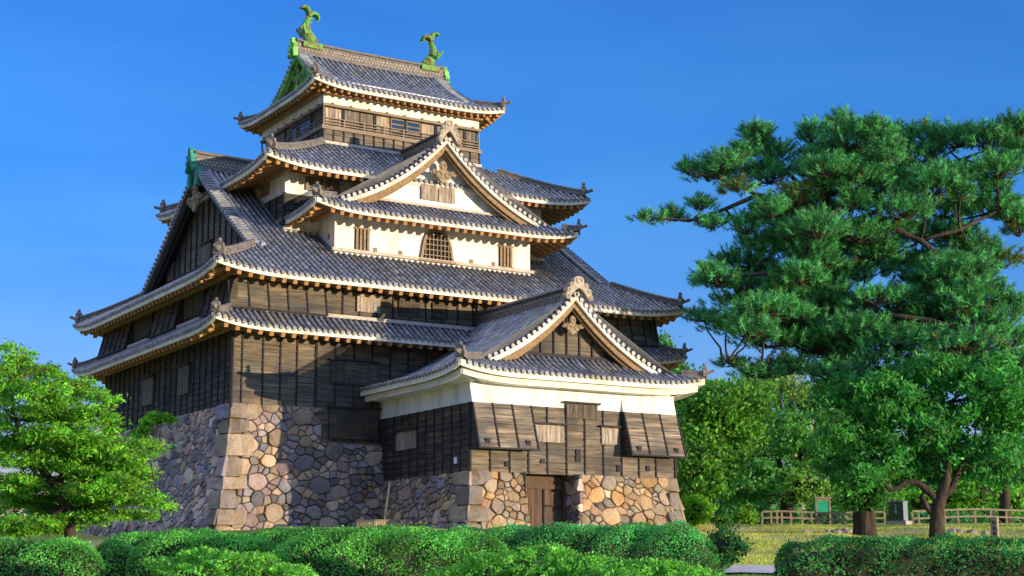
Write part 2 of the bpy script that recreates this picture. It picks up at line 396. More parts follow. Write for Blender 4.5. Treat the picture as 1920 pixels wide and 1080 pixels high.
def tiles(rf, sides, name, parent, r=0.088):
    mb = MB()
    for i in sides:
        L = rf.L[i]; n = max(2, round(L/SP)); sp = L/n; e = rf.e3(i); nn = rf.n3(i)
        cen = [(j+0.5)*sp+random.uniform(-.014, .014) for j in range(n)]
        # pan strips between the cover rows; shade of the gaps put into their tone
        edges = [0.02]+cen+[L-0.02]
        for j in range(len(edges)-1):
            a0, a1 = edges[j], edges[j+1]; am = (a0+a1)/2
            D0, D1, Dm = rf.depth(i, a0), rf.depth(i, a1), rf.depth(i, am)
            Dx = max(D0, D1, Dm)
            m = max(1, math.ceil((Dx+0.05)/0.36)); ks = [-0.05+t*(Dx+0.05)/m for t in range(m+1)]
            for t in range(m):
                q = [(a0, min(ks[t], D0)), (a1, min(ks[t], D1)), (a1, min(ks[t+1], D1)), (a0, min(ks[t+1], D0))]
                if q[0][1] == q[3][1] and q[1][1] == q[2][1]: continue
                tn = random.uniform(0.16, 0.30)
                pts = [rf.p(i, a, d, -0.012+(0.028 if w < 2 else 0.0)) for w, (a, d) in enumerate(q)]
                mb.add(pts, [(0, 1, 2, 3)], (tn, tn, tn*1.02))
        for a in cen:
            Dm = rf.depth(i, a)
            if Dm < 0.12: continue
            m = max(1, round((Dm+0.1)/0.36)); ks = [-0.09+t*(Dm+0.09)/m for t in range(m+1)]
            rowt = random.uniform(0.88, 1.12)
            jit = [random.uniform(-.010, .010) for _ in range(m+1)]; jit2 = [random.uniform(-.008, .008) for _ in range(m+1)]
            for t in range(m):
                d0, d1 = ks[t], ks[t+1]
                p0, p1 = rf.p(i, a+jit[t], d0, jit2[t]), rf.p(i, a+jit[t+1], d1, jit2[t+1])
                tg = unit(p1-p0); N = np.cross(e, tg); N = N if N[2] > 0 else -N
                V = []
                for q, rr in ((p0, r*1.09), (p1, r*0.93)):
                    for th in (0, 40, 90, 140, 180):
                        V.append(q+rr*(math.cos(R_(th))*e+math.sin(R_(th))*N*1.05))
                g = random.uniform(1.0, 1.42)*rowt
                if random.random() < 0.12: g *= random.choice((1.3, 1.45, 0.6))
                w = random.uniform(-0.03, 0.03)
                F = [(x, x+1, x+6, x+5) for x in range(4)]
                if t == 0:
                    F.append((4, 3, 2, 1, 0))
                mb.add(V, F, (g*(1.03+w), g, g*(0.93-w)))
            # round end tile
            p0 = rf.p(i, a, -0.10, 0.01); V = [p0+0.105*(math.cos(x*math.pi/4)*e+math.sin(x*math.pi/4)*A(0, 0, 1)) for x in range(8)]
            V2 = [v+nn*0.05 for v in V]
            g = random.uniform(0.85, 1.25)
            mb.add(V+V2, [tuple(range(8))]+[(x, (x+1) % 8, 8+(x+1) % 8, 8+x) for x in range(8)], (g, g*0.95, g*0.86))
    return mb.build(name, M['tile'], parent)

def eaves(rf, sides, ov, fh, parent, slope=0.42, fascia_mat='fascia', raf=0.56, style='wood', rw=0.20):
    """plaster fascia, then soffit boards and rafters"""
    out = []
    for i in sides:
        L = rf.L[i]; n = max(12, int(L/0.5))
        lo, hi = 0.06, L-0.06
        if (i-1) % 4 in rf.opened: lo = 0
        if (i+1) % 4 in rf.opened: hi = L
        mb = MB()
        pts = [rf.p(i, lo+(hi-lo)*t/n, 0.0, -0.02)+rf.n3(i)*0.06 for t in range(n+1)]
        mb.sweep(pts, [(0.06, -fh), (0.06, 0.0), (-0.06, 0.0), (-0.06, -fh)])
        if style == 'plaster':
            lo2, hi2 = lo+0.25*(lo > 0), hi-0.25*(hi < L)
            pts = [rf.p(i, lo2+(hi2-lo2)*t/n, 0.0, -0.02-fh)+rf.n3(i)*0.32 for t in range(n+1)]
            mb.sweep(pts, [(0.07, -0.27), (0.07, 0.02), (-0.07, 0.02), (-0.07, -0.27)])
        mb.build('fascia', M[fascia_mat], parent)
        # soffit
        ms = MB(); di = ov+0.12
        base = 0.32 if style == 'plaster' else 0.1
        drop = fh+0.25 if style == 'plaster' else fh+0.0
        V = []
        for t in range(n+1):
            u = t/n
            for d, dz in ((base, -drop), (di, -drop+slope*di)):
                a = rf.hipL(i, d)+(L-rf.hipL(i, d)-rf.hipR(i, d))*u
                zz = rf.z(i, a, 0)*(1 if d == base else 0.35)+(0 if d == base else 0.65*float(rf.P(0)))
                q = rf.O[i]+rf.e[i]*a+rf.n[i]*d
                V.append(A(q[0], q[1], zz+dz))
        ms.add(V, [(2*t, 2*t+2, 2*t+3, 2*t+1) for t in range(n)])
        if style == 'wood':
            nr = int(L/raf)
            for j in range(nr+1):
                a = (L-nr*raf)/2+j*raf
                de = min(di, a*rf.k[(i-1) % 4]/rf.k[i] if (i-1) % 4 not in rf.opened else 9, (L-a)*rf.k[(i+1) % 4]/rf.k[i] if (i+1) % 4 not in rf.opened else 9)
                if de < 0.4: continue
                q0 = rf.O[i]+rf.e[i]*a+rf.n[i]*0.15; q1 = rf.O[i]+rf.e[i]*a+rf.n[i]*de
                z0 = rf.z(i, a, 0); z1 = z0*(1-0.65*de/di)+0.65*de/di*float(rf.P(0))
                ms.bar((q0[0], q0[1], z0-drop-0.10), (q1[0], q1[1], z1-drop+slope*de-0.10), rw, rw*1.1)
            # wall plate carrying the rafters
            a0, a1 = rf.hipL(i, ov-0.25)-0.25, L-rf.hipR(i, ov-0.25)+0.25
            q0 = rf.O[i]+rf.e[i]*a0+rf.n[i]*(ov-0.25); q1 = rf.O[i]+rf.e[i]*a1+rf.n[i]*(ov-0.25)
            zz = float(rf.P(0))-drop+slope*(ov-0.25)-0.31
            ms.bar((q0[0], q0[1], zz), (q1[0], q1[1], zz), 0.2, 0.22)
        ms.build('eaves', M['eave' if style == 'wood' else 'plaster'], parent)

def ridge_end(mb, p, d, up=0.0, sc=1.0):
    """small demon-tile block with a knob and a jutting round tile, at a ridge tip; d = outward level direction"""
    d = A(d[0], d[1], 0); d = unit(d); sd_ = A(-d[1], d[0], 0); Z = A(0, 0, 1)
    o = [(-.26, -.1), (-.30, .12), (-.20, .30), (-.22, .42), (-.1, .52), (.1, .52), (.22, .42), (.20, .30), (.30, .12), (.26, -.1)]
    mb.prism([p+sd_*a*sc+Z*b*sc-d*0.10 for a, b in o], d*0.2*sc)
    mb.ball(p+Z*0.60*sc, 0.105*sc, 8, 6); mb.ball(p+Z*0.22*sc+d*0.12*sc, (0.12*sc,)*3, 8, 6)
    mb.tube([p+Z*0.09*sc+d*0.05, p+Z*0.17*sc+d*0.30*sc, p+Z*0.26*sc+d*0.52*sc], [0.085*sc, 0.085*sc, 0.095*sc], 8)

RPROF = [(-.17, -.08), (-.17, .06), (-.13, .08), (-.13, .18), (-.16, .2), (-.11, .29), (0, .33), (.11, .29), (.16, .2), (.13, .18), (.13, .08), (.17, .06), (.17, -.08)]
def hip_ridges(rf, corners, inner, parent, mat='ridge', sc=1.0):
    """corner c lies between side c-1 and side c (c = 0 is the SW corner)"""
    for c in corners:
        i = c; dmax = inner
        pts = []
        for t in np.linspace(0.08, 1, 12):
            d = dmax*t; a = rf.hipL(i, d)
            pts.append(rf.p(i, a, d, 0.03+0.10*(1-t)**6))
        mb = MB(); mb.sweep(pts, [(a*sc, b*sc) for a, b in RPROF])
        mb.build('hip_ridge', M[mat], parent)
        mo = MB(); dd = pts[0]-pts[1]; ridge_end(mo, pts[0]+unit(A(dd[0], dd[1], 0))*0.06+A(0, 0, 0.02), dd, sc=sc)
        mo.build('ridge_ornament', M['oni_dark'], parent)

ONI = [(0, .98), (.12, .965), (.22, .90), (.275, .78), (.28, .60), (.34, .60), (.44, .63), (.53, .55), (.54, .42), (.49, .34), (.60, .33), (.69, .25), (.71, .12), (.66, .02),
       (.74, -.02), (.79, -.14), (.75, -.28), (.62, -.34), (.50, -.22), (.40, -.06), (.28, .10), (.14, .24), (0, .34)]
def oni(mb, apex, e, nout, w=1.0, h=1.0, th=0.28, rings=True):
    e = np.asarray(e, float); nout = np.asarray(nout, float); Z = A(0, 0, 1)
    half = [(x*w, z*h) for x, z in ONI]
    left = [(-x, z) for x, z in half[::-1] if x > 0]
    # outer edge up the right side then the inner notch back: one closed outline
    k = len(half)
    outer_r = half[:19]; inner_r = half[19:]
    outl = outer_r+inner_r+[(-x, z) for x, z in inner_r[::-1] if x > 0]+[(-x, z) for x, z in outer_r[::-1] if x > 0]
    # built from quads between outer and inner boundary
    mb.prism([apex+e*x+Z*z for x, z in outl], nout*th)
    if rings:
        f = apex+nout*(th+0.01)
        for (cx, cz, rr) in ((0, .74, .15), (.42, .49, .085), (-.42, .49, .085), (.58, .18, .085), (-.58, .18, .085), (.65, -.16, .085), (-.65, -.16, .085)):
            ring = [f+e*(cx*w+rr*w*math.cos(t))+Z*(cz*h+rr*h*math.sin(t)) for t in np.linspace(0, 2*math.pi, 13)]
            mb.tube(ring, 0.035*w, 5)

def gable_end(rf, g, parent, wall_mat, board_mat, band_mat='fascia', battens=0.0, base_dz=0.0, nb=None):
    """verge tiles, barge boards, soffit and gable wall of gable side g"""
    e, n = rf.e3(g), rf.n3(g); W = rf.L[g]; Z = A(0, 0, 1)
    left_side, right_side = (g-1) % 4, (g+1) % 4     # neighbours at the start / end of the gable eave
    kf = rf.k[left_side]
    dh = rf.av*rf.k[g]/kf                             # where the hip meets the verge
    def zc(c): return float(rf.P(kf*min(c, W-c)))
    def pt(c, inw, dz=0.0):
        q = rf.O[g]+rf.e[g]*c+rf.n[g]*inw
        return A(q[0], q[1], zc(c)+dz)
    half = W/2
    mv = MB(); mband = MB(); mboard = MB(); msof = MB()
    for sgn in (0, 1):
        N = 26
        cs = [dh+(half-dh)*t/N for t in range(N+1)]
        if sgn: cs = [W-c for c in cs]
        band = [pt(c, rf.av-0.02, -0.04) for c in cs]
        mband.sweep(band, [(0.08, -0.20), (0.08, 0.02), (-0.08, 0.02), (-0.08, -0.20)])
        mboard.sweep([pt(c, rf.av+0.13, -0.22) for c in cs], [(0.06, -0.34), (0.06, 0.0), (-0.06, 0.0), (-0.06, -0.34)])
        mboard.sweep([pt(c, rf.av+0.30, -0.48) for c in cs[2:]], [(0.06, -0.2), (0.06, 0.0), (-0.06, 0.0), (-0.06, -0.2)])
        V = []
        for c in cs: V += [pt(c, rf.av+0.05, -0.23), pt(c, rf.ag+0.02, -0.23)]
        msof.add(V, [(2*t, 2*t+2, 2*t+3, 2*t+1) for t in range(N)])
        # verge tiles, their round ends facing out
        acc = 0; prev = None
        for t in np.linspace(0, 1, 400):
            c = dh+(half-dh)*t; c = W-c if sgn else c
            q = pt(c, rf.av)
            if prev is not None: acc += np.linalg.norm(q-prev)
            prev = q
            if acc > 0.33:
                acc = 0; g_ = random.uniform(0.7, 1.1)
                p0, p1 = pt(c, rf.av-0.16, 0.07), pt(c, rf.av+0.42, 0.10)
                mv.tube([p0, p1], 0.105, 8, tone=(g_, g_, g_))
                ring = [p0-n*0.012+0.11*(math.cos(x*math.pi/4)*e+math.sin(x*math.pi/4)*Z) for x in range(8)]
                mv.add(ring, [tuple(range(8))], (1.9, 1.75, 1.5))
        mv.sweep([pt(c, rf.av+0.55, 0.05) for c in cs], [(-.14, -.05), (-.14, .10), (-.08, .17), (.08, .17), (.14, .10), (.14, -.05)], tone=(0.9, 0.9, 0.9))
    mv.build('verge_tiles', M['tile'], parent)
    mband.build('verge_band', M[band_mat], parent)
    mboard.build('verge_board', M[board_mat], parent)
    msof.build('verge_soffit', M[board_mat], parent)
    # gable wall
    zb = float(rf.P(rf.k[g]*rf.ag))+0.02+base_dz
    mw = MB(); inn = rf.ag
    cs = [c for c in np.linspace(0, W, 121) if zc(c)-0.30 > zb+0.02]
    V = []
    for c in cs:
        q = rf.O[g]+rf.e[g]*c+rf.n[g]*inn
        V += [A(q[0], q[1], zb-0.25), A(q[0], q[1], zc(c)-0.24)]
    mw.add(V, [(2*t, 2*t+2, 2*t+3, 2*t+1) for t in range(len(cs)-1)])
    wall = mw.build('gable_wall', M[wall_mat], parent)
    if battens:
        mbt = MB(); c = half
        lst = [half+battens*j for j in range(-20, 21)]
        for c in lst:
            if c < 0.5 or c > W-0.5 or zc(c)-0.62 < zb+0.15: continue
            q = rf.O[g]+rf.e[g]*c+rf.n[g]*(inn-0.035)
            mbt.bar((q[0], q[1], zb-0.05), (q[0], q[1], zc(c)-0.6), 0.07, 0.07, up=(rf.n[g][0], rf.n[g][1], 0))
        q0, q1 = pt(cs[2], inn-0.06), pt(cs[-3], inn-0.06); q0[2] = q1[2] = zb+0.06
        mbt.bar(q0, q1, 0.1, 0.16)
        mbt.build('gable_battens', M['batten'], parent)
    return wall, pt, zb

def pendant(mb, c, e, nout, s=1.0):
    """carved gable pendant: drop with curling scrolls either side"""
    e, nout = np.asarray(e, float), np.asarray(nout, float); Z = A(0, 0, 1)
    o = [(0, .55), (.16, .45), (.22, .25), (.18, .05), (.34, -.02), (.5, .02), (.62, -.06), (.8, -.12), (.72, -.24), (.5, -.22), (.42, -.38), (.26, -.46), (.12, -.60), (0, -.66)]
    out = o+[(-x, z) for x, z in o[::-1] if 0 < x]
    mb.prism([c+e*x*s+Z*z*s for x, z in out], nout*0.10*s)
    f = c+nout*0.11*s
    for cx, cz, rr in ((0, .22, .13), (.27, -.22, .16), (-.27, -.22, .16), (.55, -.10, .10), (-.55, -.10, .10)):
        mb.tube([f+e*s*(cx+rr*math.cos(t))+Z*s*(cz+rr*math.sin(t)) for t in np.linspace(0, 2*math.pi*0.85, 14)], 0.045*s, 6)

def main_ridge(rf, front, a0, a1, h, parent, mat='ridge', dots=True, curl=0.10):
    i = front; d = rf.lim[i]; N = 24; pts = []
    for t in np.linspace(0, 1, N+1):
        a = a0+(a1-a0)*t
        pts.append(rf.p(i, a, d, -0.06+curl*abs(2*t-1)**3))
    pr = [(-.30, -.12), (-.30, .06), (-.20, .10), (-.20, h-.16), (-.30, h-.13), (-.30, h-.05), (-.13, h+.05), (0, h+.10), (.13, h+.05), (.30, h-.05), (.30, h-.13), (.20, h-.16), (.20, .10), (.30, .06), (.30, -.12)]
    mb = MB(); mb.sweep(pts, pr)
    if dots:
        nrm = rf.n3(i); m = int(abs(a1-a0)/0.21)
        for j in range(m):
            a = a0+(a1-a0)*(j+0.5)/m
            q = rf.p(i, a, d, -0.06+curl*abs(2*(j+0.5)/m-1)**3)
            for row, zz in enumerate((0.20, 0.36) if h > 0.55 else (0.20,)):
                for sg in (-1, 1):
                    c = q+A(0, 0, zz)+rf.e3(i)*(0.1*row)+nrm*sg*0.205
                    mb.add([c+0.062*(math.cos(x*math.pi/3)*rf.e3(i)+math.sin(x*math.pi/3)*A(0, 0, 1))+nrm*sg*0.015 for x in range(6)], [tuple(range(6))], mi=1)
    return mb.build('ridge', [M[mat], M['oni']], parent)

# ------------------------------------------------------------------ walls
def cut_list(L, sp):
    n = max(1, round(L/sp)); return [L*j/n for j in range(n+1)]
def timber(mb, mbt, O, e, nout, L, H, sp=0.95, board=0.29, cuts=None, lo=0.75, hi=1.25, bw=0.07):
    O = np.asarray(O, float); e = A(*e, 0); nn = A(*nout, 0); Z = A(0, 0, 1)
    cuts = cuts or cut_list(L, sp)
    n = math.ceil(H/board-1e-6)
    for j in range(len(cuts)-1):
        a0, a1 = cuts[j], cuts[j+1]
        for r in range(n):
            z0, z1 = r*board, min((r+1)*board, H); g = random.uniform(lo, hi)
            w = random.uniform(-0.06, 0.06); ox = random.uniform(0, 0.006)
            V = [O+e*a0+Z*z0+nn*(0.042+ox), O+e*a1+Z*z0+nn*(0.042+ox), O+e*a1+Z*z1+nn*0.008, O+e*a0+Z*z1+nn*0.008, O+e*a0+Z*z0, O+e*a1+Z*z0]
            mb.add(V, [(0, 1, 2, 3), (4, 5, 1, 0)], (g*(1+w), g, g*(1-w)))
    if mbt is not None:
        for a in cuts:
            mbt.box(O+e*a+Z*H/2+nn*0.045, e*bw/2, nn*0.035, Z*H/2)

def flared(parent, O, e, nout, a0, a1, zb, zt, out, sp=0.95, lip=True, name='flared_panel', topout=0.05, board=0.24, mat='timber', lo=0.85, hi=1.5):
    """panel leaning out at the foot, dropping slot beneath it closed by a dark board"""
    O = A(O[0], O[1], 0); e = A(*e, 0); nn = A(*nout, 0); Z = A(0, 0, 1)
    H = zt-zb; n = max(3, round(H/board)); cuts = cut_list(a1-a0, sp); mb = MB(); mt_ = MB()
    def q(a, t, off=0.0): return O+e*(a0+a)+Z*(zb+H*t)+nn*(out*(1-t)+topout+off)
    for j in range(len(cuts)-1):
        for r in range(n):
            g = random.uniform(lo, hi); w = random.uniform(-.05, .05)
            mb.add([q(cuts[j], r/n, .03), q(cuts[j+1], r/n, .03), q(cuts[j+1], (r+1)/n, .005), q(cuts[j], (r+1)/n, .005), q(cuts[j], r/n), q(cuts[j+1], r/n)], [(0, 1, 2, 3), (4, 5, 1, 0)], (g*(1+w), g, g*(1-w)))
    for a in (0, a1-a0):
        mb.add([q(a, 0, .01), q(a, 1, .01), O+e*(a0+a)+Z*zt, O+e*(a0+a)+Z*zb], [(0, 1, 2, 3)], (.5, .5, .5))
    mb.add([q(0, 0), q(a1-a0, 0), O+e*a1+Z*zb, O+e*a0+Z*zb], [(0, 1, 2, 3)], (.25, .25, .25))
    for a in cuts: mt_.bar(q(a, -0.01, .045), q(a, 1.0, .03), 0.07, 0.05, up=nn)
    if lip: mt_.bar(q(-.05, 0.0, .03), q(a1-a0+.05, 0.0, .03), 0.09, 0.07)
    p = mb.build(name, M[mat], parent); mt_.build('battens', M['batten'], p)
    return p

def planks(parent, O, e, nout, a0, a1, z0, z1, name='shutter', proud=0.09, n=None, lo=0.7, hi=1.35, hood=True, mat='shutter', frame='batten'):
    O = A(O[0], O[1], 0); e = A(*e, 0); nn = A(*nout, 0); Z = A(0, 0, 1); mb = MB()
    n = n or max(3, round((a1-a0)/0.19)); w = (a1-a0)/n
    for j in range(n):
        g = random.uniform(lo, hi); c = random.uniform(-.05, .05)
        mb.box(O+e*(a0+(j+.5)*w)+Z*(z0+z1)/2+nn*(proud*0.5+random.uniform(0, .012)), e*w*0.475, nn*proud*0.5, Z*((z1-z0)/2-random.uniform(0, .02)), (g*(1+c), g, g*(1-c)))
    p = mb.build(name, M[mat], parent)
    if hood:
        mh = MB(); mh.box(O+e*(a0+a1)/2+Z*(z1+0.05)+nn*(proud*0.7+.03), e*((a1-a0)/2+0.12), nn*(proud*.7+.03), Z*0.045)
        mh.build('hood', M[frame], p)
    return p

def loophole(parent, O, e, nout, a0, a1, z0, z1, proud=0.03, frame=None):
    O = A(O[0], O[1], 0); e = A(*e, 0); nn = A(*nout, 0); Z = A(0, 0, 1); mb = MB()
    mb.box(O+e*(a0+a1)/2+Z*(z0+z1)/2+nn*proud*0.5, e*(a1-a0)/2, nn*proud*0.5, Z*(z1-z0)/2)
    return mb.build('loophole', M[frame or 'rail'], parent)

def barred(parent, O, e, nout, a0, a1, z0, z1, nb=4, name='barred_window'):
    O = A(O[0], O[1], 0); e = A(*e, 0); nn = A(*nout, 0); Z = A(0, 0, 1)
    mb = MB(); mb.box(O+e*(a0+a1)/2+Z*(z0+z1)/2+nn*0.012, e*(a1-a0)/2, nn*0.012, Z*(z1-z0)/2)
    p = mb.build(name, M['dark'], parent)
    mf = MB()
    for j in range(nb):
        a = a0+(a1-a0)*(j+.5)/nb
        mf.box(O+e*a+Z*(z0+z1)/2+nn*0.06, e*(a1-a0)/nb*0.30, nn*0.05, Z*(z1-z0)/2)
    mf.box(O+e*(a0+a1)/2+Z*(z1+.03)+nn*.05, e*((a1-a0)/2+.05), nn*.05, Z*.04)
    mf.box(O+e*(a0+a1)/2+Z*(z0-.03)+nn*.05, e*((a1-a0)/2+.05), nn*.05, Z*.04)
    mf.build('bars', M['carve'], p)
    return p

# ------------------------------------------------------------------ masonry
def clip_poly(poly, nx, ny, c):
    """keep the part where nx*x+ny*y <= c"""
    out = []; m = len(poly)
    for i in range(m):
        p, q = poly[i], poly[(i+1) % m]
        dp, dq = nx*p[0]+ny*p[1]-c, nx*q[0]+ny*q[1]-c
        if dp <= 0: out.append(p)
        if dp*dq < 0:
            t = dp/(dp-dq); out.append((p[0]+(q[0]-p[0])*t, p[1]+(q[1]-p[1])*t))
    return out
PAL_W = [tuple(1.75*x for x in c) for c in [(0.17, .155, .165), (.22, .175, .17), (.13, .125, .145), (.30, .225, .18), (.25, .19, .17), (.33, .27, .22), (.16, .15, .16), (.27, .18, .155)]]
PAL_S = [(0.22, .205, .215), (.34, .27, .20), (.44, .345, .24), (.32, .245, .22), (.25, .225, .225), (.40, .30, .215), (.29, .22, .205), (.20, .19, .205)]
PAL_G = [(.38, .29, .18), (.30, .25, .18), (.44, .32, .18), (.25, .215, .17), (.42, .34, .24), (.46, .30, .15), (.33, .27, .20), (.40, .27, .17)]
def masonry(mb, O, e, nin, L, H, batter, cornerL=False, cornerR=False, pal=PAL_S, big=0.5, fill=0.85, skip=None, seed=1, z0=0.0, cw=1.15, step=None):
    """stones of one battered wall face. (u along, v up) -> O + e*u + nin*(batter*curve(v)) ; ends lean with the batter when they are corners"""
    rg = random.Random(seed)
    O = np.asarray(O, float); e3, n3 = A(*e, 0), A(*nin, 0); Z = A(0, 0, 1)
    def bat(v): t = max(0, min(1, v/H)); return batter*(1-(1-t)**1.35)
    def P3(u, v, off=0.0):
        lo = bat(v) if cornerL else 0.0; hi = L-(bat(v) if cornerR else 0.0)
        uu = lo+(hi-lo)*u/L
        return O+e3*uu+n3*(bat(v)-off)+Z*(z0+v)
    polys = []
    # corner stones: alternating long and short courses
    def corner(left):
        v = 0; kk = 0; rgc = random.Random(99)
        while v < H-0.2:
            h = rgc.uniform(0.55, 1.05); h = h if v+h < H-0.4 else H-v
            wlong = cw*rgc.uniform(1.0, 1.45); ws = cw*rgc.uniform(.72, .95); we = cw*rgc.uniform(.95, 1.2)
            w = [(0, wlong)] if kk % 2 else [(0, ws)]
            for q0, q1 in w:
                dz = rgc.uniform(-.12, .12)
                d2 = rgc.uniform(-.12, .12); pl = [(q0, v), (q1*.5, v+dz*.3), (q1*.93, v+dz*.5+.05), (q1, v+h*.5), (q1*.95, v+h-.05+d2*.5), (q1*.5, v+h+d2*.2), (q0, v+h)]
                if not left: pl = [(L-x, y) for x, y in pl][::-1]
                polys.append((pl, True, left))
            v += h; kk += 1
    if cornerL: corner(True)
    if cornerR: corner(False)
    u0, u1 = (cw*.68 if cornerL else 0), (L-cw*.68 if cornerR else L)
    sites = []; YS = 1.28
    for phase, cnt in ((0, int(L*H*7)), (1, int(L*H*75))):
        for _ in range(cnt):
            r = rg.uniform(0.62, 1.3)*big*0.62 if phase == 0 else rg.uniform(0.17, 0.42)*big*0.62
            if phase == 1 and rg.random() > fill: continue
            x, y = rg.uniform(u0, u1), rg.uniform(0, H)*YS
            if all((x-a)**2+(y-b)**2 > (0.82*(r+c))**2 for a, b, c in sites): sites.append((x, y, r))
    S = np.array(sites)
    for i in range(len(S)):
        x, y, r = S[i]; poly = [(u0, 0), (u1, 0), (u1, H*YS), (u0, H*YS)]
        d2 = (S[:, 0]-x)**2+(S[:, 1]-y)**2
        for j in np.argsort(d2)[1:26]:
            a, b, c = S[j]
            poly = clip_poly(poly, 2*(a-x), 2*(b-y), a*a+b*b-x*x-y*y-0.38*(c*c-r*r))
            if len(poly) < 3: break
        if len(poly) >= 3: polys.append(([(px_, py_/YS) for px_, py_ in poly], False, False))
    for poly, is_c, left in polys:
        cx = sum(p[0] for p in poly)/len(poly); cy = sum(p[1] for p in poly)/len(poly)
        if skip and skip(cx, cy): continue
        if step:
            if cx > step[0] and not is_c: poly = clip_poly(poly, 0, 1, step[1])
            elif cy > step[1] and not is_c: poly = clip_poly(poly, 1, 0, step[0])
            if len(poly) < 3: continue
        pts = []
        for i in range(len(poly)):
            p, q = poly[i], poly[(i+1) % len(poly)]
            ln = math.hypot(q[0]-p[0], q[1]-p[1]); m = max(1, int(ln/0.28))
            if not is_c and ln > 0.12:
                pts.append((p[0]+(q[0]-p[0])*0.05, p[1]+(q[1]-p[1])*0.05)); pts.append((p[0]+(q[0]-p[0])*0.5, p[1]+(q[1]-p[1])*0.5)); pts.append((p[0]+(q[0]-p[0])*0.95, p[1]+(q[1]-p[1])*0.95))
            else:
                for t in range(m): pts.append((p[0]+(q[0]-p[0])*t/m, p[1]+(q[1]-p[1])*t/m))
        if len(pts) < 3: continue
        cx = sum(p[0] for p in pts)/len(pts); cy = sum(p[1] for p in pts)/len(pts)
        size = math.sqrt(max(0.01, (max(p[0] for p in pts)-min(p[0] for p in pts))*(max(p[1] for p in pts)-min(p[1] for p in pts))))
        bulge = (0.05+0.08*min(size, 1.1))*rg.uniform(0.7, 1.25)
        tx, ty = rg.uniform(-.22, .22), rg.uniform(-.26, .18)
        V = []; k = len(pts)
        gap = 0.008
        for fac, dep in ((1.0, -0.13), (1-0.016/max(size, .25), -0.005), (1-0.075/max(size, .25), bulge*0.70), (0.60, bulge*0.98)):
            for (x, y) in pts:
                edge = is_c and ((left and x < 1e-6) or (not left and x > L-1e-6))
                if fac == 1.0: f2 = 1-gap/max(size, .2)
                else: f2 = fac-gap/max(size, .2)
                xx, yy = cx+(x-cx)*f2, cy+(y-cy)*f2
                dd = dep
                if edge:
                    xx = x; dd = min(dep, 0.0)
                    if fac == 0.66: xx = cx+(x-cx)*0.8
                else: dd += 0.025*is_c+rg.uniform(-.016, .016)*min(1, size*1.6)
                dd += (tx*(xx-cx)+ty*(yy-cy))*(dep > 0)
                yy = min(max(yy, 0.0), H)
                V.append(P3(xx, yy, dd))
        V.append(P3(cx, min(max(cy, 0), H), bulge*rg.uniform(0.9, 1.1)))
        F = []
        for rr in range(3):
            for j in range(k): F.append((rr*k+j, rr*k+(j+1) % k, (rr+1)*k+(j+1) % k, (rr+1)*k+j))
        for j in range(k): F.append((3*k+j, 3*k+(j+1) % k, 4*k))
        c = rg.choice(pal); g = rg.uniform(0.62, 1.35)
        if is_c: c = rg.choice(pal[1:3]+[(0.30, .25, .19), (.22, .19, .165)]); g = rg.uniform(0.75, 1.15)
        mb.add(V, F, tuple(min(0.8, x*g) for x in c))
    # rubble packing behind the joints
    N = max(2, int(L/1.0)); K = 8; V = []; F = []
    for a in range(N+1):
        for b in range(K+1): V.append(P3(L*a/N, H*b/K, -0.10))
    for a in range(N):
        for b in range(K):
            if step and L*(a+.5)/N > step[0] and H*(b+.6)/K > step[1]: continue
            F.append((a*(K+1)+b, (a+1)*(K+1)+b, (a+1)*(K+1)+b+1, a*(K+1)+b+1))
    mb.add(V, F, (1, 1, 1), mi=1)

def flashing(rf, sides, d, parent, w=0.16, h=0.17):
    """pale clay strip where a roof meets the wall above it"""
    for i in sides:
        lo, hi = rf.hipL(i, d), rf.L[i]-rf.hipR(i, d)
        q0, q1 = rf.O[i]+rf.e[i]*lo+rf.n[i]*d, rf.O[i]+rf.e[i]*hi+rf.n[i]*d
        z = float(rf.P(rf.k[i]*d))+0.10
        mb = MB(); mb.bar((q0[0], q0[1], z), (q1[0], q1[1], z), w, h); mb.build('flashing', M['flash'], parent)

# ================================================================== castle keep
S_, E_, N_, W_ = 0, 1, 2, 3
EX, EY, NX, NY = (1, 0), (0, 1), (-1, 0), (0, -1)
keep = thing('castle_keep', 'tall tiered black and white castle keep on high stone base, green fish ornaments on top', 'castle tower', (13.3, 11.0, 0))

# stone base -------------------------------------------------------
mb = MB()
masonry(mb, (0.42, 0.42, 0), EX, EY, 10.2, 6.42, 1.05, cornerL=True, pal=PAL_S, big=0.98, seed=5, z0=-0.6, step=(5.1, 4.72))
masonry(mb, (0.42, 24.6, 0), NY, EX, 24.2, 6.42, 1.05, cornerR=True, pal=PAL_W, big=0.86, seed=8, z0=-0.6)
masonry(mb, (20.2, 0.42, 0), EX, EY, 6.4, 6.42, 1.05, cornerR=True, pal=PAL_S, big=0.8, seed=6, z0=-0.6)
masonry(mb, (26.6, 0.42, 0), EY, NX, 22.0, 6.42, 1.05, cornerL=True, pal=PAL_S, big=1.0, fill=0.3, seed=7, z0=-0.6)
# level top of the base
mb.add([(1.45, 1.45, 5.76), (25.5, 1.45, 5.76), (25.5, 23.2, 5.76), (1.45, 23.2, 5.76)], [(0, 1, 2, 3)], (.25, .2, .17))
mb.build('stone_base', [M['stone'], M['rubble']], keep)

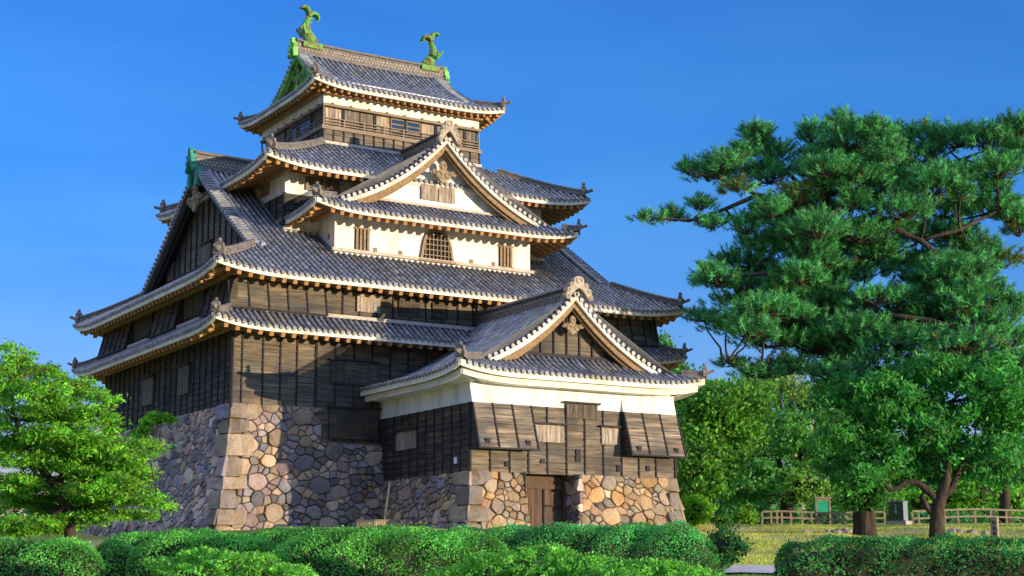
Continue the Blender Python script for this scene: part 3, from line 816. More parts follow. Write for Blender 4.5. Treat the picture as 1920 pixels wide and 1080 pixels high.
# first storey ------------------------------------------------------
mb, mbt = MB(), MB()
timber(mb, mbt, (1.5, 1.5, 5.5), EX, NY, 4.19, 4.2, cuts=[0, .46, 1.5, 2.38, 3.23, 4.19], lo=0.85, hi=1.35)
timber(mb, mbt, (5.75, 1.5, 4.12), EX, NY, 19.75, 5.58, sp=0.97, lo=0.7, hi=1.2)
timber(mb, mbt, (1.5, 20.6, 5.5), NY, NX, 19.1, 4.2, sp=0.83, lo=0.35, hi=0.65, bw=0.085)  # west boards toned darker than south: shade put into their colour
timber(mb, None, (25.5, 1.5, 4.1), EY, EX, 19.1, 5.5, sp=1.0)
timber(mb, None, (25.5, 20.6, 5.4), NX, EY, 24.0, 4.3, sp=1.0)
mb.add([(5.75, 1.49, 4.12), (25.5, 1.49, 4.12), (25.5, 2.4, 4.12), (5.75, 2.4, 4.12)], [(0, 1, 2, 3)], .3)
mb.add([(5.75, 1.47, 4.12), (5.75, 1.47, 5.6), (5.75, 2.5, 5.6), (5.75, 2.5, 4.12)], [(0, 1, 2, 3)], .4)
w1 = mb.build('lower_wall', M['timber'], keep); mbt.build('battens', M['batten'], w1)
planks(w1, (0, 1.45), EX, NY, 6.48, 8.93, 7.02, 8.12, mat='timber', lo=0.7, hi=1.0)
planks(w1, (0, 1.40), EX, NY, 6.41, 9.02, 4.38, 5.85, name='hatch', mat='timber', lo=0.6, hi=0.85)
for y0, y1 in ((12.2, 13.95), (6.9, 8.45)):
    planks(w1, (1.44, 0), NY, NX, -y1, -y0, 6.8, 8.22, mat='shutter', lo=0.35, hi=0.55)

r1 = Roof((0, 27, 0, 22.2), lambda d: 9.30+0.62*d+0.07*d*d, lift=0.40, Lc=4.0, D=1.6, lim=(1.45,)*4)
t1 = tiles(r1, (0, 1, 2, 3), 'lower_roof', keep)
eaves(r1, (0, 1, 2, 3), 1.5, 0.25, t1)
hip_ridges(r1, (0, 1, 2, 3), 1.4, t1, sc=0.8)
flashing(r1, (0, 3, 1), 1.22, t1)

# second storey -----------------------------------------------------
mb, mbt = MB(), MB()
timber(mb, mbt, (1.55, 1.5, 9.9), EX, NY, 23.9, 2.6, sp=0.93, lo=0.85, hi=1.3)
timber(mb, mbt, (1.5, 20.6, 9.9), NY, NX, 19.1, 2.6, sp=0.95, lo=0.4, hi=0.7)  # west-side shade put into the board tone here too
timber(mb, None, (25.45, 1.5, 9.9), EY, EX, 19.1, 2.6)
timber(mb, None, (25.45, 20.6, 9.9), NX, EY, 24, 2.6)
w2 = mb.build('second_wall', M['timber'], keep); mbt.build('battens', M['batten'], w2)
flared(w2, (0, 1.5), EX, NY, 1.1, 6.05, 10.22, 12.0, 0.42, sp=0.95)
flared(w2, (0, 1.5), EX, NY, 21.6, 25.9, 10.22, 12.0, 0.42, sp=0.95)
planks(w2, (0, 1.46), EX, NY, 7.8, 9.08, 10.62, 11.52, lo=0.9, hi=1.5)
for a, b in ((10.1, 11.3), (12.0, 12.9), (14.6, 15.8), (17.2, 18.4)):
    planks(w2, (0, 1.47), EX, NY, a, b, 10.62, 11.5, mat='timber', lo=0.45, hi=0.7, hood=False)
for a, b in ((1.1, 4.6), (8.35, 12.2), (16.1, 20.9)):
    flared(w2, (1.5, 0), NY, NX, -b, -a, 10.22, 12.0, 0.42, sp=0.95, lo=0.5, hi=0.9)  # west panels carry their shade in a darker board tone
for a, b in ((5.2, 7.9), (12.8, 15.6)):
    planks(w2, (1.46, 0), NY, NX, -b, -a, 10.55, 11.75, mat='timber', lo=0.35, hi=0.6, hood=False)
flared(w2, (25.45, 0), EY, EX, 1.1, 4.6, 10.22, 12.0, 0.42, sp=0.95)

P2 = lambda d: 11.88+0.58*d+0.0087*d*d
r2 = Roof((0, 27, 0, 22.4), P2, lift=0.43, Lc=5.0, D=3.4, fronts=(0, 2), gables=(1, 3), av=2.95, ag=3.75)
t2 = tiles(r2, (0, 1, 2, 3), 'main_roof', keep)
eaves(r2, (0, 1, 2, 3), 1.5, 0.27, t2)
hip_ridges(r2, (0, 1, 2, 3), 2.9, t2)
main_ridge(r2, 0, 2.75, 24.25, 0.85, t2, mat='ridge')
for g in (W_, E_):
    wl_, pt, zb = gable_end(r2, g, t2, 'timber', 'batten', band_mat='ridge', battens=0.85)
    mo = MB(); q = pt(11.2, 2.80, 0.05)
    oni(mo, q, r2.e3(g), -r2.n3(g), w=0.62, h=1.05, th=0.3)
    mo.box(q+r2.n3(g)*0.1+r2.e3(g)*0.52+A(0, 0, -0.62), r2.e3(g)*0.16, r2.n3(g)*0.2, A(0, 0, 0.5))
    mo.box(q+r2.n3(g)*0.1-r2.e3(g)*0.52+A(0, 0, -0.62), r2.e3(g)*0.16, r2.n3(g)*0.2, A(0, 0, 0.5))
    mo.build('ridge_ornament', M['copper_teal'], t2)
    mp_ = MB(); pendant(mp_, pt(11.2, 3.0, -1.55), r2.e3(g), -r2.n3(g), 1.35); mp_.build('gable_pendant', M['carve'], t2)
    if g == W_:
        for a, b, z0, z1 in ((10.55, 11.9, 14.35, 15.4), (16.3, 17.25, 14.3, 15.3)):
            planks(wl_, (3.72, 0), NY, NX, -b, -a, z0, z1, lo=0.35, hi=0.6)
            pass

# third / fourth storey: white walls --------------------------------
mb = MB()
def white_box(mb, x0, x1, y0, y1, z0, z1):
    mb.add([(x0, y0, z0), (x1, y0, z0), (x1, y1, z0), (x0, y1, z0), (x0, y0, z1), (x1, y0, z1), (x1, y1, z1), (x0, y1, z1)],
           [(0, 1, 5, 4), (1, 2, 6, 5), (2, 3, 7, 6), (3, 0, 4, 7), (4, 5, 6, 7)])
white_box(mb, 5.5, 21.0, 5.2, 17.2, 13.0, 18.75)
w4 = mb.build('upper_wall', M['plaster'], keep)
mb, mbt = MB(), MB()
timber(mb, mbt, (5.5, 17.2, 14.4), NY, NX, 12.0, 2.72, sp=0.95, lo=0.6, hi=1.0)  # lower tone puts the west face's shade into the boards
timber(mb, mbt, (5.5, 5.2, 15.95), EX, NY, 1.95, 1.17, cuts=[0, 1.95], lo=0.45, hi=0.7)
mbt.box((5.47, 5.17, 16.2), (0.06, 0, 0), (0, 0.06, 0), (0, 0, 0.95))
bc = mb.build('boarding', M['timber'], w4); mbt.build('battens', M['batten'], bc)
planks(w4, (0, 5.2), EX, NY, 6.60, 7.62, 17.40, 18.22, lo=0.7, hi=1.15, hood=False)
planks(w4, (0, 5.2), EX, NY, 7.72, 8.52, 17.40, 18.20, lo=0.7, hi=1.15, hood=False)
planks(w4, (0, 5.2), EX, NY, 18.57, 19.95, 17.45, 18.15, lo=0.6, hi=1.0, hood=False)
barred(w4, (5.5, 0), NY, NX, -8.2, -7.2, 17.55, 18.45, nb=5)

P3_ = lambda d: 18.20+0.52*d+0.024*d*d
r3 = Roof((3.6, 22.9, 3.1, 19.3), P3_, lift=0.44, Lc=4.6, D=4.2, k=(1, .83, 1, .83), lim=(4.1, 4.95, 4.1, 4.95))
t3 = tiles(r3, (0, 1, 2, 3), 'upper_roof', keep)
eaves(r3, (0, 1, 2, 3), 2.0, 0.27, t3, slope=0.34, raf=0.46)
hip_ridges(r3, (0, 1, 2, 3), 4.0, t3)
flashing(r3, (0, 3, 1), 3.92, t3)

mb = MB(); mb.bar((7.2, 3.12, 14.02), (19.15, 3.12, 14.02), .18, .16); mb.bar((5.4, 5.12, 15.28), (7.3, 5.12, 15.28), .16, .15); mb.bar((19.05, 5.12, 15.28), (21.1, 5.12, 15.28), .16, .15); mb.build('flashing', M['flash'], t2)
# dormer --------------------------------------------------------------
mb = MB()
white_box(mb, 7.38, 18.98, 3.2, 5.3, 13.2, 16.6)
wd = mb.build('dormer_wall', M['plaster'], keep)
barred(wd, (0, 3.2), EX, NY, 8.49, 9.33, 14.13, 15.22, nb=4)
barred(wd, (0, 3.2), EX, NY, 17.0, 17.84, 14.15, 15.25, nb=4)
for a in (9.55, 11.0, 15.2, 16.57):
    loophole(wd, (0, 3.2), EX, NY, a, a+0.21, 14.14, 14.35)
loophole(wd, (7.38, 0), NY, NX, -3.95, -3.78, 14.65, 14.95)
hb = [(.95, 0), (.87, .35), (.81, .75), (.74, 1.05), (.60, 1.33), (.36, 1.53), (0, 1.62)]
outl = [(13.21+x, 14.03+z) for x, z in hb]+[(13.21-x, 14.03+z) for x, z in hb[::-1][1:]]
mb = MB(); mb.prism([A(x, 3.19, z) for x, z in outl], (0, -0.02, 0)); bw_ = mb.build('bell_window', M['dark'], wd)
mb = MB()
ring = [A(x, 3.14, z) for x, z in outl]
for p, q in zip(ring, ring[1:]): mb.bar(p, q, 0.13, 0.16, up=(0, 1, 0))
mb.bar(A(12.1, 3.1, 13.99), A(14.32, 3.1, 13.99), 0.16, 0.12)
mb.build('window_frame', M['carve'], bw_)
mb = MB()
def bell_half(z):
    zs = [14.03+h[1] for h in hb]; xs = [h[0] for h in hb]; return float(np.interp(z, zs, xs))
for x in np.linspace(-.68, .68, 7):
    zt = max(z for z in np.linspace(14.05, 15.63, 60) if bell_half(z) >= abs(x)+0.02)
    mb.bar((13.21+x, 3.12, 14.03), (13.21+x, 3.12, zt), 0.05, 0.05, up=(0, 1, 0))
for z in (14.3, 14.58, 14.86, 15.14, 15.4):
    h = bell_half(z)-.05; mb.bar((13.21-h, 3.10, z), (13.21+h, 3.10, z), 0.05, 0.05)
mb.build('lattice', M['rail'], bw_)

_dd = [0, 1.73, 2.73, 3.73, 4.73, 5.73, 6.73, 7.75]; _dz = [15.78, 16.36, 16.78, 17.24, 17.80, 18.52, 19.38, 20.40]
PD = lambda d: np.interp(d, _dd, _dz) if False else np.polyval(_pd, d)
_pd = np.polyfit(_dd, _dz, 4)
rd = Roof((5.53, 21.03, 1.45, 7.2), PD, lift=0.40, Lc=4.2, D=3.2, k=(1.72, 1, 1, 1), fronts=(1, 3), gables=(0,), av=0.85, ag=1.72, opened=(2,))
td = tiles(rd, (0, 1, 3), 'dormer_roof', keep)
eaves(rd, (0, 1, 3), 1.75, 0.26, td, raf=0.5)
hip_ridges(rd, (0, 1), 0.82, td, sc=0.85)
main_ridge(rd, 3, 0.0, 4.95, 0.55, td, curl=0)
wl_, pt, zb = gable_end(rd, S_, td, 'plaster', 'barge'); flashing(rd, (0,), 1.62, td, .14, .14)
planks(wl_, (0, 1.45+1.72), EX, NY, 12.22, 13.2, 17.2, 18.06, lo=0.8, hi=1.4, hood=False)
planks(wl_, (0, 1.45+1.72), EX, NY, 13.28, 14.24, 17.2, 18.06, lo=0.8, hi=1.4, hood=False)
mo = MB(); oni(mo, pt(7.75, 0.78, 0.02), rd.e3(0), -rd.n3(0), w=0.84, h=0.98); mo.build('ridge_ornament', M['oni'], td)
mp_ = MB(); pendant(mp_, pt(7.75, 1.25, -1.65), rd.e3(0), -rd.n3(0), 1.0); mp_.build('gable_pendant', M['carve'], td)

# top storey ----------------------------------------------------------
mb = MB(); white_box(mb, 8.42, 18.08, 7.1, 15.5, 22.78, 24.3)
wt = mb.build('top_wall', M['plaster'], keep)
mb = MB(); white_box(mb, 8.60, 17.90, 7.28, 15.32, 20.2, 22.8); mb.build('dark_gallery', M['dark'], wt)
mb, mbt = MB(), MB()
timber(mb, mbt, (8.42, 7.1, 20.3), EX, NY, 9.66, 1.16, sp=0.62, lo=1.0, hi=1.6)
timber(mb, mbt, (8.42, 15.5, 20.3), NY, NX, 8.4, 1.16, sp=0.62, lo=0.6, hi=1.0)  # west skirting darker than the front, its shade put into the tone
timber(mb, None, (18.08, 7.1, 20.3), EY, EX, 8.4, 1.16)
mb.build('skirting_boards', M['timber'], wt); mbt.build('battens', M['batten'], wt)
mb = MB()
def ring_bar(mb, x0, x1, y0, y1, z, w, h):
    mb.bar((x0-w/2, y0, z), (x1+w/2, y0, z), w, h); mb.bar((x0-w/2, y1, z), (x1+w/2, y1, z), w, h)
    mb.bar((x0, y0+w/2, z), (x0, y1-w/2, z), w, h-0.004); mb.bar((x1, y0+w/2, z), (x1, y1-w/2, z), w, h-0.004)
ring_bar(mb, 8.40, 18.10, 7.08, 15.52, 21.55, 0.2, 0.20)
ring_bar(mb, 8.42, 18.08, 7.06, 15.54, 22.80, 0.16, 0.14)
for x in np.linspace(8.9, 17.6, 9): mb.box((x, 7.0, 22.89), (0.05, 0, 0), (0, 0.10, 0), (0, 0, 0.03))
for y in np.linspace(7.6, 15.0, 8): mb.box((8.34, y, 22.89), (0.10, 0, 0), (0, 0.05, 0), (0, 0, 0.03))
mb.build('gallery_beams', M['rail'], wt)
mb = MB()
for z in (21.78, 21.93, 22.10): ring_bar(mb, 8.44, 18.06, 7.10, 15.50, z, 0.055, 0.05)
for x in np.linspace(8.44, 18.06, 9): mb.bar((x, 7.09, 21.6), (x, 7.09, 22.12 if 8.5 < x < 18 else 22.75), 0.075, 0.075, up=(0, 1, 0))
for y in np.linspace(7.1, 15.5, 8)[1:]: mb.bar((8.43, y, 21.6), (8.43, y, 22.12 if y < 15.4 else 22.75), 0.075, 0.075, up=(1, 0, 0))
mb.build('railing', M['rail'], wt)
mb = MB()
for x in (9.64, 11.55, 13.42, 15.35, 17.2):
    mb = MB(); mb.box((x, 7.24, 22.2), (0.08, 0, 0), (0, 0.06, 0), (0, 0, 0.55)); mb.build('post', M['batten'], wt)
for y in (8.9, 10.7, 12.4, 13.9):
    mb = MB(); mb.box((8.56, y, 22.2), (0.06, 0, 0), (0, 0.08, 0), (0, 0, 0.55)); mb.build('post', M['batten'], wt)
for a, b, lo, hi, mt_ in ((8.6, 9.55, .9, 1.6, 'shutter'), (9.74, 10.62, .55, .8, 'shutter'), (10.68, 11.46, .55, .8, 'shutter'), (11.64, 12.45, .9, 1.5, 'shutter'),
                          (14.45, 15.25, 1.0, 1.6, 'shutter'), (15.45, 16.2, .7, 1.1, 'shutter'), (16.3, 17.1, .5, .8, 'shutter'), (17.3, 18.0, .5, .8, 'shutter')):
    planks(wt, (0, 7.30), EX, NY, a, b, 21.66, 22.72, hood=False, mat=mt_, lo=lo, hi=hi, proud=0.06)
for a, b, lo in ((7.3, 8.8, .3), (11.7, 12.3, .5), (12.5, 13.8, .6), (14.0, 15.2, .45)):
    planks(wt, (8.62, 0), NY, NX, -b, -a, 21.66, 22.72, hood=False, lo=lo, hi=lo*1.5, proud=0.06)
def window(parent, O, e, nout, a0, a1, z0, z1):
    O = A(O[0], O[1], 0); e = A(*e, 0); nn = A(*nout, 0); Z = A(0, 0, 1)
    mb = MB(); mb.box(O+e*(a0+a1)/2+Z*(z0+z1)/2+nn*.02, e*(a1-a0)/2, nn*.015, Z*(z1-z0)/2); p = mb.build('window', M['glass'], parent)
    mb = MB()
    for z in (z0, z0+(z1-z0)*.36, z0+(z1-z0)*.70, z1): mb.box(O+e*(a0+a1)/2+Z*z+nn*.055, e*(a1-a0)/2, nn*.02, Z*.035)
    for a in (a0, a1): mb.box(O+e*a+Z*(z0+z1)/2+nn*.05, e*.03, nn*.02, Z*((z1-z0)/2+.03))
    mb.build('window_frame', M['rail'], p)
window(wt, (0, 7.28), EX, NY, 12.55, 13.33, 21.7, 22.68); window(wt, (0, 7.28), EX, NY, 13.52, 14.35, 21.7, 22.68)
window(wt, (8.60, 0), NY, NX, -10.55, -9.1, 21.7, 22.68); window(wt, (8.60, 0), NY, NX, -11.6, -10.85, 21.7, 22.68)

PT = lambda d: 23.68+0.40*d+0.044*d*d
rt = Roof((7.35, 19.15, 6.0, 16.5), PT, lift=0.36, Lc=3.8, D=2.4, fronts=(0, 2), gables=(1, 3), av=1.30, ag=1.66)
tt = tiles(rt, (0, 1, 2, 3), 'top_roof', keep)
eaves(rt, (0, 1, 2, 3), 1.08, 0.27, tt, raf=0.42, rw=0.13)
hip_ridges(rt, (0, 1, 2, 3), 1.26, tt, sc=0.8)
main_ridge(rt, 0, 1.15, 10.65, 0.72, tt)
for g in (W_, E_):
    wl_, pt, zb = gable_end(rt, g, tt, 'copper_bright', 'copper', band_mat='copper_bright', battens=0)  # gable wall and verge coloured green for the floodlight on them
    mp_ = MB(); q = pt(5.25, 1.14, 0.0)
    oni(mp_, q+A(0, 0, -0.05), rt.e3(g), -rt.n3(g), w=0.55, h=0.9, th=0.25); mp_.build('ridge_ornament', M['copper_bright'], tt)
    mp_ = MB(); pendant(mp_, pt(5.25, 1.38, -1.35), rt.e3(g), -rt.n3(g), 0.8); mp_.build('gable_pendant', M['copper'], tt)

def fish(parent, x, y, z, face):
    """copper shachi: head on the ridge, body rising, split tail curling over; face = +1/-1 along x towards the ridge middle"""
    mb = MB(); F = face
    C = lambda a, b: A(x+F*a*.9, y, z+b*.92)
    # saddle over the ridge and body
    mb.sweep([C(-.25, -.30), C(.2, -.30), C(1.05, -.30)], [(-.34, -.15), (-.34, .14), (-.22, .24), (.22, .24), (.34, .14), (.34, -.15)])
    mb.prism([C(.75, .05), C(.45, .42), C(.2, .55), C(.15, .05)], (0, .12, 0)); mb.prism([C(.75, .05), C(.45, .42), C(.2, .55), C(.15, .05)], (0, -.12, 0))
    path = [(.62, .02), (.42, .16), (.20, .34), (.06, .62), (.02, .95), (.08, 1.25), (.18, 1.52), (.24, 1.74)]
    rad = [.20, .34, .36, .30, .25, .20, .15, .10]
    mb.tube([C(a, b) for a, b in path], rad, 10)
    mb.ball(C(.56, .10), (.30, .26, .22)); mb.ball(C(.40, .36), (.10, .34, .10))
    for a, b in path[2:7]:                                           # spines down the back
        mb.prism([C(a+.16, b-.08), C(a+.40, b+.06), C(a+.16, b+.14)], (0, .03, 0))
    for sg in (-1, 1):                                               # side fins
        mb.prism([C(.0, .5)+A(0, sg*.28, 0), C(-.34, .98)+A(0, sg*.5, 0), C(-.42, .78)+A(0, sg*.48, 0), C(-.30, .62)+A(0, sg*.42, 0), C(-.12, .30)+A(0, sg*.3, 0)], (0, sg*.05, 0))
    mb.ball(C(-.30, .80), (.13, .16, .16))
    for curl in (((.22, 1.66), (.20, 1.95), (.08, 2.16), (-.12, 2.24), (-.28, 2.18), (-.36, 2.08)), ((.22, 1.66), (.36, 1.86), (.56, 1.92), (.76, 1.84), (.86, 1.66), (.84, 1.46))):
        for o in (-.09, 0, .09):
            mb.tube([C(a, b-abs(o)*.4)+A(0, o*1.6, 0) for a, b in curl], [.09, .12, .12, .10, .07, .025], 6)
    o = mb.build('fish_ornament', M['copper'], parent, smooth=False)
    return o
zr = float(PT(5.25))+0.75
fish(tt, 9.10, 11.25, zr, 1); fish(tt, 17.40, 11.25, zr, -1)

# ================================================================== gatehouse
gate = thing('gatehouse', 'low gabled gatehouse with black boards, white plaster and stone footing before the keep', 'gatehouse', (14.8, -3, 0))
mb = MB()
masonry(mb, (8.62, -7.80, 0), EX, EY, 3.4, 3.02, 0.55, cornerL=True, pal=PAL_G, big=0.92, seed=21, z0=-0.6, cw=1.0)
masonry(mb, (14.74, -7.80, 0), EX, EY, 6.28, 3.02, 0.55, cornerR=True, pal=PAL_G, big=0.92, seed=22, z0=-0.6, cw=0.9)
masonry(mb, (8.62, 1.3, 0), NY, EX, 9.1, 3.02, 0.55, cornerR=True, pal=PAL_S+PAL_G[:3], big=0.72, seed=23, z0=-0.6, cw=1.0)
masonry(mb, (21.02, -7.80, 0), EY, NX, 9.3, 3.02, 0.55, cornerL=True, pal=PAL_G, big=0.7, seed=24, z0=-0.6, cw=0.9)
masonry(mb, (14.74, -5.85, 0), NY, EX, 1.75, 3.02, 0.0, pal=PAL_W, big=0.8, seed=25, z0=-0.6)
mb.add([(11.9, -7.5, -.5), (11.9, -5.6, -.5), (11.9, -5.6, 2.4), (11.9, -7.5, 2.4)], [(0, 1, 2, 3)], .3)
mb.build('stone_base', [M['stone'], M['rubble']], gate)
gx0, gx1, gy0 = 9.18, 20.45, -7.24
mb = MB()
mb.add([(gx0, gy0, 5.40), (gx1, gy0, 5.40), (gx1, 1.6, 5.40), (gx0, 1.6, 5.40), (gx0, gy0, 6.95), (gx1, gy0, 6.95), (gx1, 1.6, 6.95), (gx0, 1.6, 6.95)],
       [(0, 1, 5, 4), (1, 2, 6, 5), (3, 0, 4, 7)])
for a, b in ((9.2, 12.28), (17.36, 20.45)):            # plaster swelling out above the flared panels
    mb.add([(a, gy0-.16, 5.40), (b, gy0-.16, 5.40), (b, gy0-.002, 6.02), (a, gy0-.002, 6.02), (a, gy0, 5.40), (b, gy0, 5.40)], [(0, 1, 2, 3), (0, 3, 4), (1, 5, 2)])
gw = mb.build('plaster_wall', M['plaster'], gate)
mb, mbt = MB(), MB()
timber(mb, mbt, (gx0, gy0, 2.36), EX, NY, gx1-gx0, 3.05, cuts=[0, 1.01, 2.02, 3.0, 4.01, 5.05, 6.06, 7.09, 8.12, 9.11, 10.1, 11.22], lo=0.85, hi=1.5)
timber(mb, mbt, (gx0, 1.5, 2.36), NY, NX, 1.5-gy0, 3.05, sp=0.83, lo=0.38, hi=0.7)  # shade of the gatehouse's west side put into the board colour
timber(mb, mbt, (gx1, gy0, 2.36), EY, EX, 8.7, 3.05, sp=0.9)
mb.add([(gx0, gy0, 2.36), (gx1, gy0, 2.36), (gx1, 1.5, 2.36), (gx0, 1.5, 2.36)], [(0, 1, 2, 3)], .3)
gt = mb.build('boarded_wall', M['timber'], gate); mbt.build('battens', M['batten'], gt)
for a, b in ((9.2, 12.24), (17.36, 20.48)):
    f = flared(gt, (0, gy0), EX, NY, a, b, 3.36, 5.40, 0.62, sp=1.02, topout=0.16, board=0.225, mat='timber', lo=1.1, hi=2.1)
    for x in (a+.45, b-.5):
        mbl = MB(); mbl.box((x, gy0-.72, 3.66), (.11, 0, 0), (0, .05, 0.015), (0, -.03, .10)); mbl.build('loophole', M['batten'], f)
planks(gt, (0, gy0), EX, NY, 14.2, 15.92, 4.94, 5.62, proud=0.12, lo=0.3, hi=0.5, n=11)
planks(gt, (0, gy0), EX, NY, 12.5, 14.08, 3.80, 4.58, proud=0.10, lo=0.9, hi=1.45)
planks(gt, (0, gy0), EX, NY, 16.15, 17.1, 3.84, 4.62, proud=0.10, lo=0.9, hi=1.45)
planks(gt, (gx0, 0), NY, NX, 0.42, 2.38, 3.74, 4.60, proud=0.10, lo=0.8, hi=1.4)
for a, b, z0, z1 in ((14.72, 14.97, 2.98, 3.56), (12.81, 13.03, 2.84, 3.05), (10.92, 11.14, 2.63, 2.86), (18.69, 18.9, 2.69, 2.95), (17.0, 17.24, 2.6, 2.92)):
    loophole(gt, (0, gy0-.03), EX, NY, a, b, z0, z1, proud=0.06, frame='batten')
mb = MB(); mb.box((gx0-.05, -6.05, 2.92), (0.02, 0, 0), (0, 0.12, 0), (0, 0, 0.14)); mb.build('small_plate', M['paint_white'], gt)
# gate opening
GYD = -6.45
mb = MB()
mb.box((12.22, GYD, 1.0), (.30, 0, 0), (0, .13, 0), (0, 0, 1.3)); mb.box((14.60, GYD, 1.0), (.13, 0, 0), (0, .13, 0), (0, 0, 1.3))
mb.box((13.495, GYD, 1.86), (.97, 0, 0), (0, .11, 0), (0, 0, .10)); mb.box((13.30, GYD+.05, 2.14), (1.36, 0, 0), (0, .06, 0), (0, 0, .18))
df = mb.build('door_frame', M['door'], gate)
mb = MB()
for j in range(12):
    x = 12.52+j*0.162; g = random.uniform(.75, 1.15)
    mb.box((x+.08, GYD+.05, 0.78), (.077, 0, 0), (0, .03, 0), (0, 0, 1.0), (g, g, g))
dr = mb.build('door', M['door'], gate)
mb = MB(); mb.bar((13.5, GYD-.02, 1.0), (14.45, GYD-.02, 1.0), .06, .09); mb.bar((13.5, GYD-.02, -.2), (13.5, GYD-.02, 1.74), .07, .06, up=(0, 1, 0)); mb.build('wicket_frame', M['batten'], dr)
mb = MB(); mb.add([(11.9, GYD+.2, -.5), (14.8, GYD+.2, -.5), (14.8, GYD+.2, 2.4), (11.9, GYD+.2, 2.4)], [(0, 1, 2, 3)]); mb.build('gate_passage', M['dark'], gate)

_gd = [0, 2.37, 3.5, 4.65, 5.75, 6.77]; _gz = [6.80, 7.52, 8.12, 8.82, 9.72, 10.72]
_pg = np.polyfit(_gd, _gz, 3)
PG = lambda d: np.polyval(_pg, d)
rg_ = Roof((8.03, 21.57, -8.3, 1.35), PG, lift=0.38, Lc=4.2, D=3.2, k=(1.67, 1, 1, 1), fronts=(1, 3), gables=(0,), av=1.05, ag=1.80, opened=(2,))
tg_ = tiles(rg_, (0, 1, 3), 'roof', gate)
eaves(rg_, (0, 1, 3), 1.1, 0.30, tg_, style='plaster', slope=0.0)
hip_ridges(rg_, (0, 1), 1.0, tg_, sc=0.85)
main_ridge(rg_, 3, 0.0, 8.55, 0.52, tg_, dots=True, curl=0.0)
wl_, pt, zb = gable_end(rg_, S_, tg_, 'timber', 'barge', battens=0.72)
mo = MB(); oni(mo, pt(6.77, 0.95, 0.0), rg_.e3(0), -rg_.n3(0), w=1.0, h=0.85); mo.build('ridge_ornament', M['oni'], tg_)
mp_ = MB(); pendant(mp_, pt(6.77, 1.30, -1.35), rg_.e3(0), -rg_.n3(0), 0.75); mp_.build('gable_pendant', M['carve'], tg_)
mb = MB(); mb.box((14.8, gy0-.08, 6.42), (.28, 0, 0), (0, .10, 0), (0, 0, .08)); mb.build('eave_bracket', M['plaster'], gate)

# ================================================================== ground
xs = np.concatenate([[-3000, -800, -300], np.arange(-110, 170, 1.6), [300, 800, 3000]])
ys = np.concatenate([[-3000, -800, -300], np.arange(-110, 170, 1.6), [300, 800, 3000]])
GX, GY = np.meshgrid(xs, ys, indexing='ij'); GZ = ground_z(GX, GY)
V = np.stack([GX, GY, GZ], -1).reshape(-1, 3); nx, ny = len(xs), len(ys)
I = np.arange(nx*ny).reshape(nx, ny)
F = np.stack([I[:-1, :-1], I[1:, :-1], I[1:, 1:], I[:-1, 1:]], -1).reshape(-1, 4)
me = bpy.data.meshes.new('ground'); me.from_pydata(V.tolist(), [], F.tolist()); me.materials.append(M['ground'])
me.polygons.foreach_set("use_smooth", [True]*len(F))
g = bpy.data.objects.new('ground', me); COL.objects.link(g); g['kind'] = 'structure'
def gp(D, lat):
    p = CAM+FH*D+RH*lat
    return A(p[0], p[1], float(ground_z(p[0], p[1])))
mb = MB(); NL = 90; Ds = [47.5, 48.5, 50, 51.5, 53, 54.5]
pts = [gp(D+0.5*math.sin(l*0.21), l)+A(0, 0, 0.06) for l in np.linspace(-50, 60, NL) for D in Ds]
k = len(Ds); mb.add(pts, [(i*k+j, (i+1)*k+j, (i+1)*k+j+1, i*k+j+1) for i in range(NL-1) for j in range(k-1)])
p = mb.build('path', M['path']); p['kind'] = 'structure'

# ================================================================== foliage
def runit(n):
    v = rng.normal(size=(n, 3)); return v/np.linalg.norm(v, axis=1, keepdims=True)
def leaf_quads(c, l, w, droop=0.0, flat=0.0):
    n = len(c); t = runit(n); t[:, 2] = t[:, 2]*(1-flat)-droop; t /= np.linalg.norm(t, axis=1, keepdims=True)
    s = np.cross(t, runit(n)); s /= np.linalg.norm(s, axis=1, keepdims=True)+1e-9
    if flat: s[:, 2] *= (1-flat); s /= np.linalg.norm(s, axis=1, keepdims=True)+1e-9
    sc = rng.uniform(0.65, 1.3, (n, 1)); L = t*l*sc/2; Wd = s*w*sc/2
    return np.stack([c-L, c+Wd-L*0.1, c+L, c-Wd-L*0.1], 1).reshape(-1, 3)
def tones(n, base, var=0.25, clump=None, warm=0.0, odd=None):
    b = np.array(base)[None, :]*np.ones((n, 1))
    v = rng.uniform(1-var, 1+var, (n, 1)); b = b*v
    if clump is not None: b = b*clump
    hue = rng.normal(0, 0.10, (n, 1)); b = b*np.concatenate([1+hue+warm, np.ones((n, 1)), 1-hue], 1)
    if odd is not None:
        mask = rng.random(n) < odd[0]; b[mask] = np.array(odd[1])*rng.uniform(0.7, 1.2, (mask.sum(), 1))
    return np.clip(b, 0.003, 0.8)
def px_ell(cx, cy, rx, ry, D, deep=0.8):
    c = at(cx, cy, D); m_ = D/FPX
    return c, A(rx*m_, max(rx, ry)*m_*deep, ry*m_)
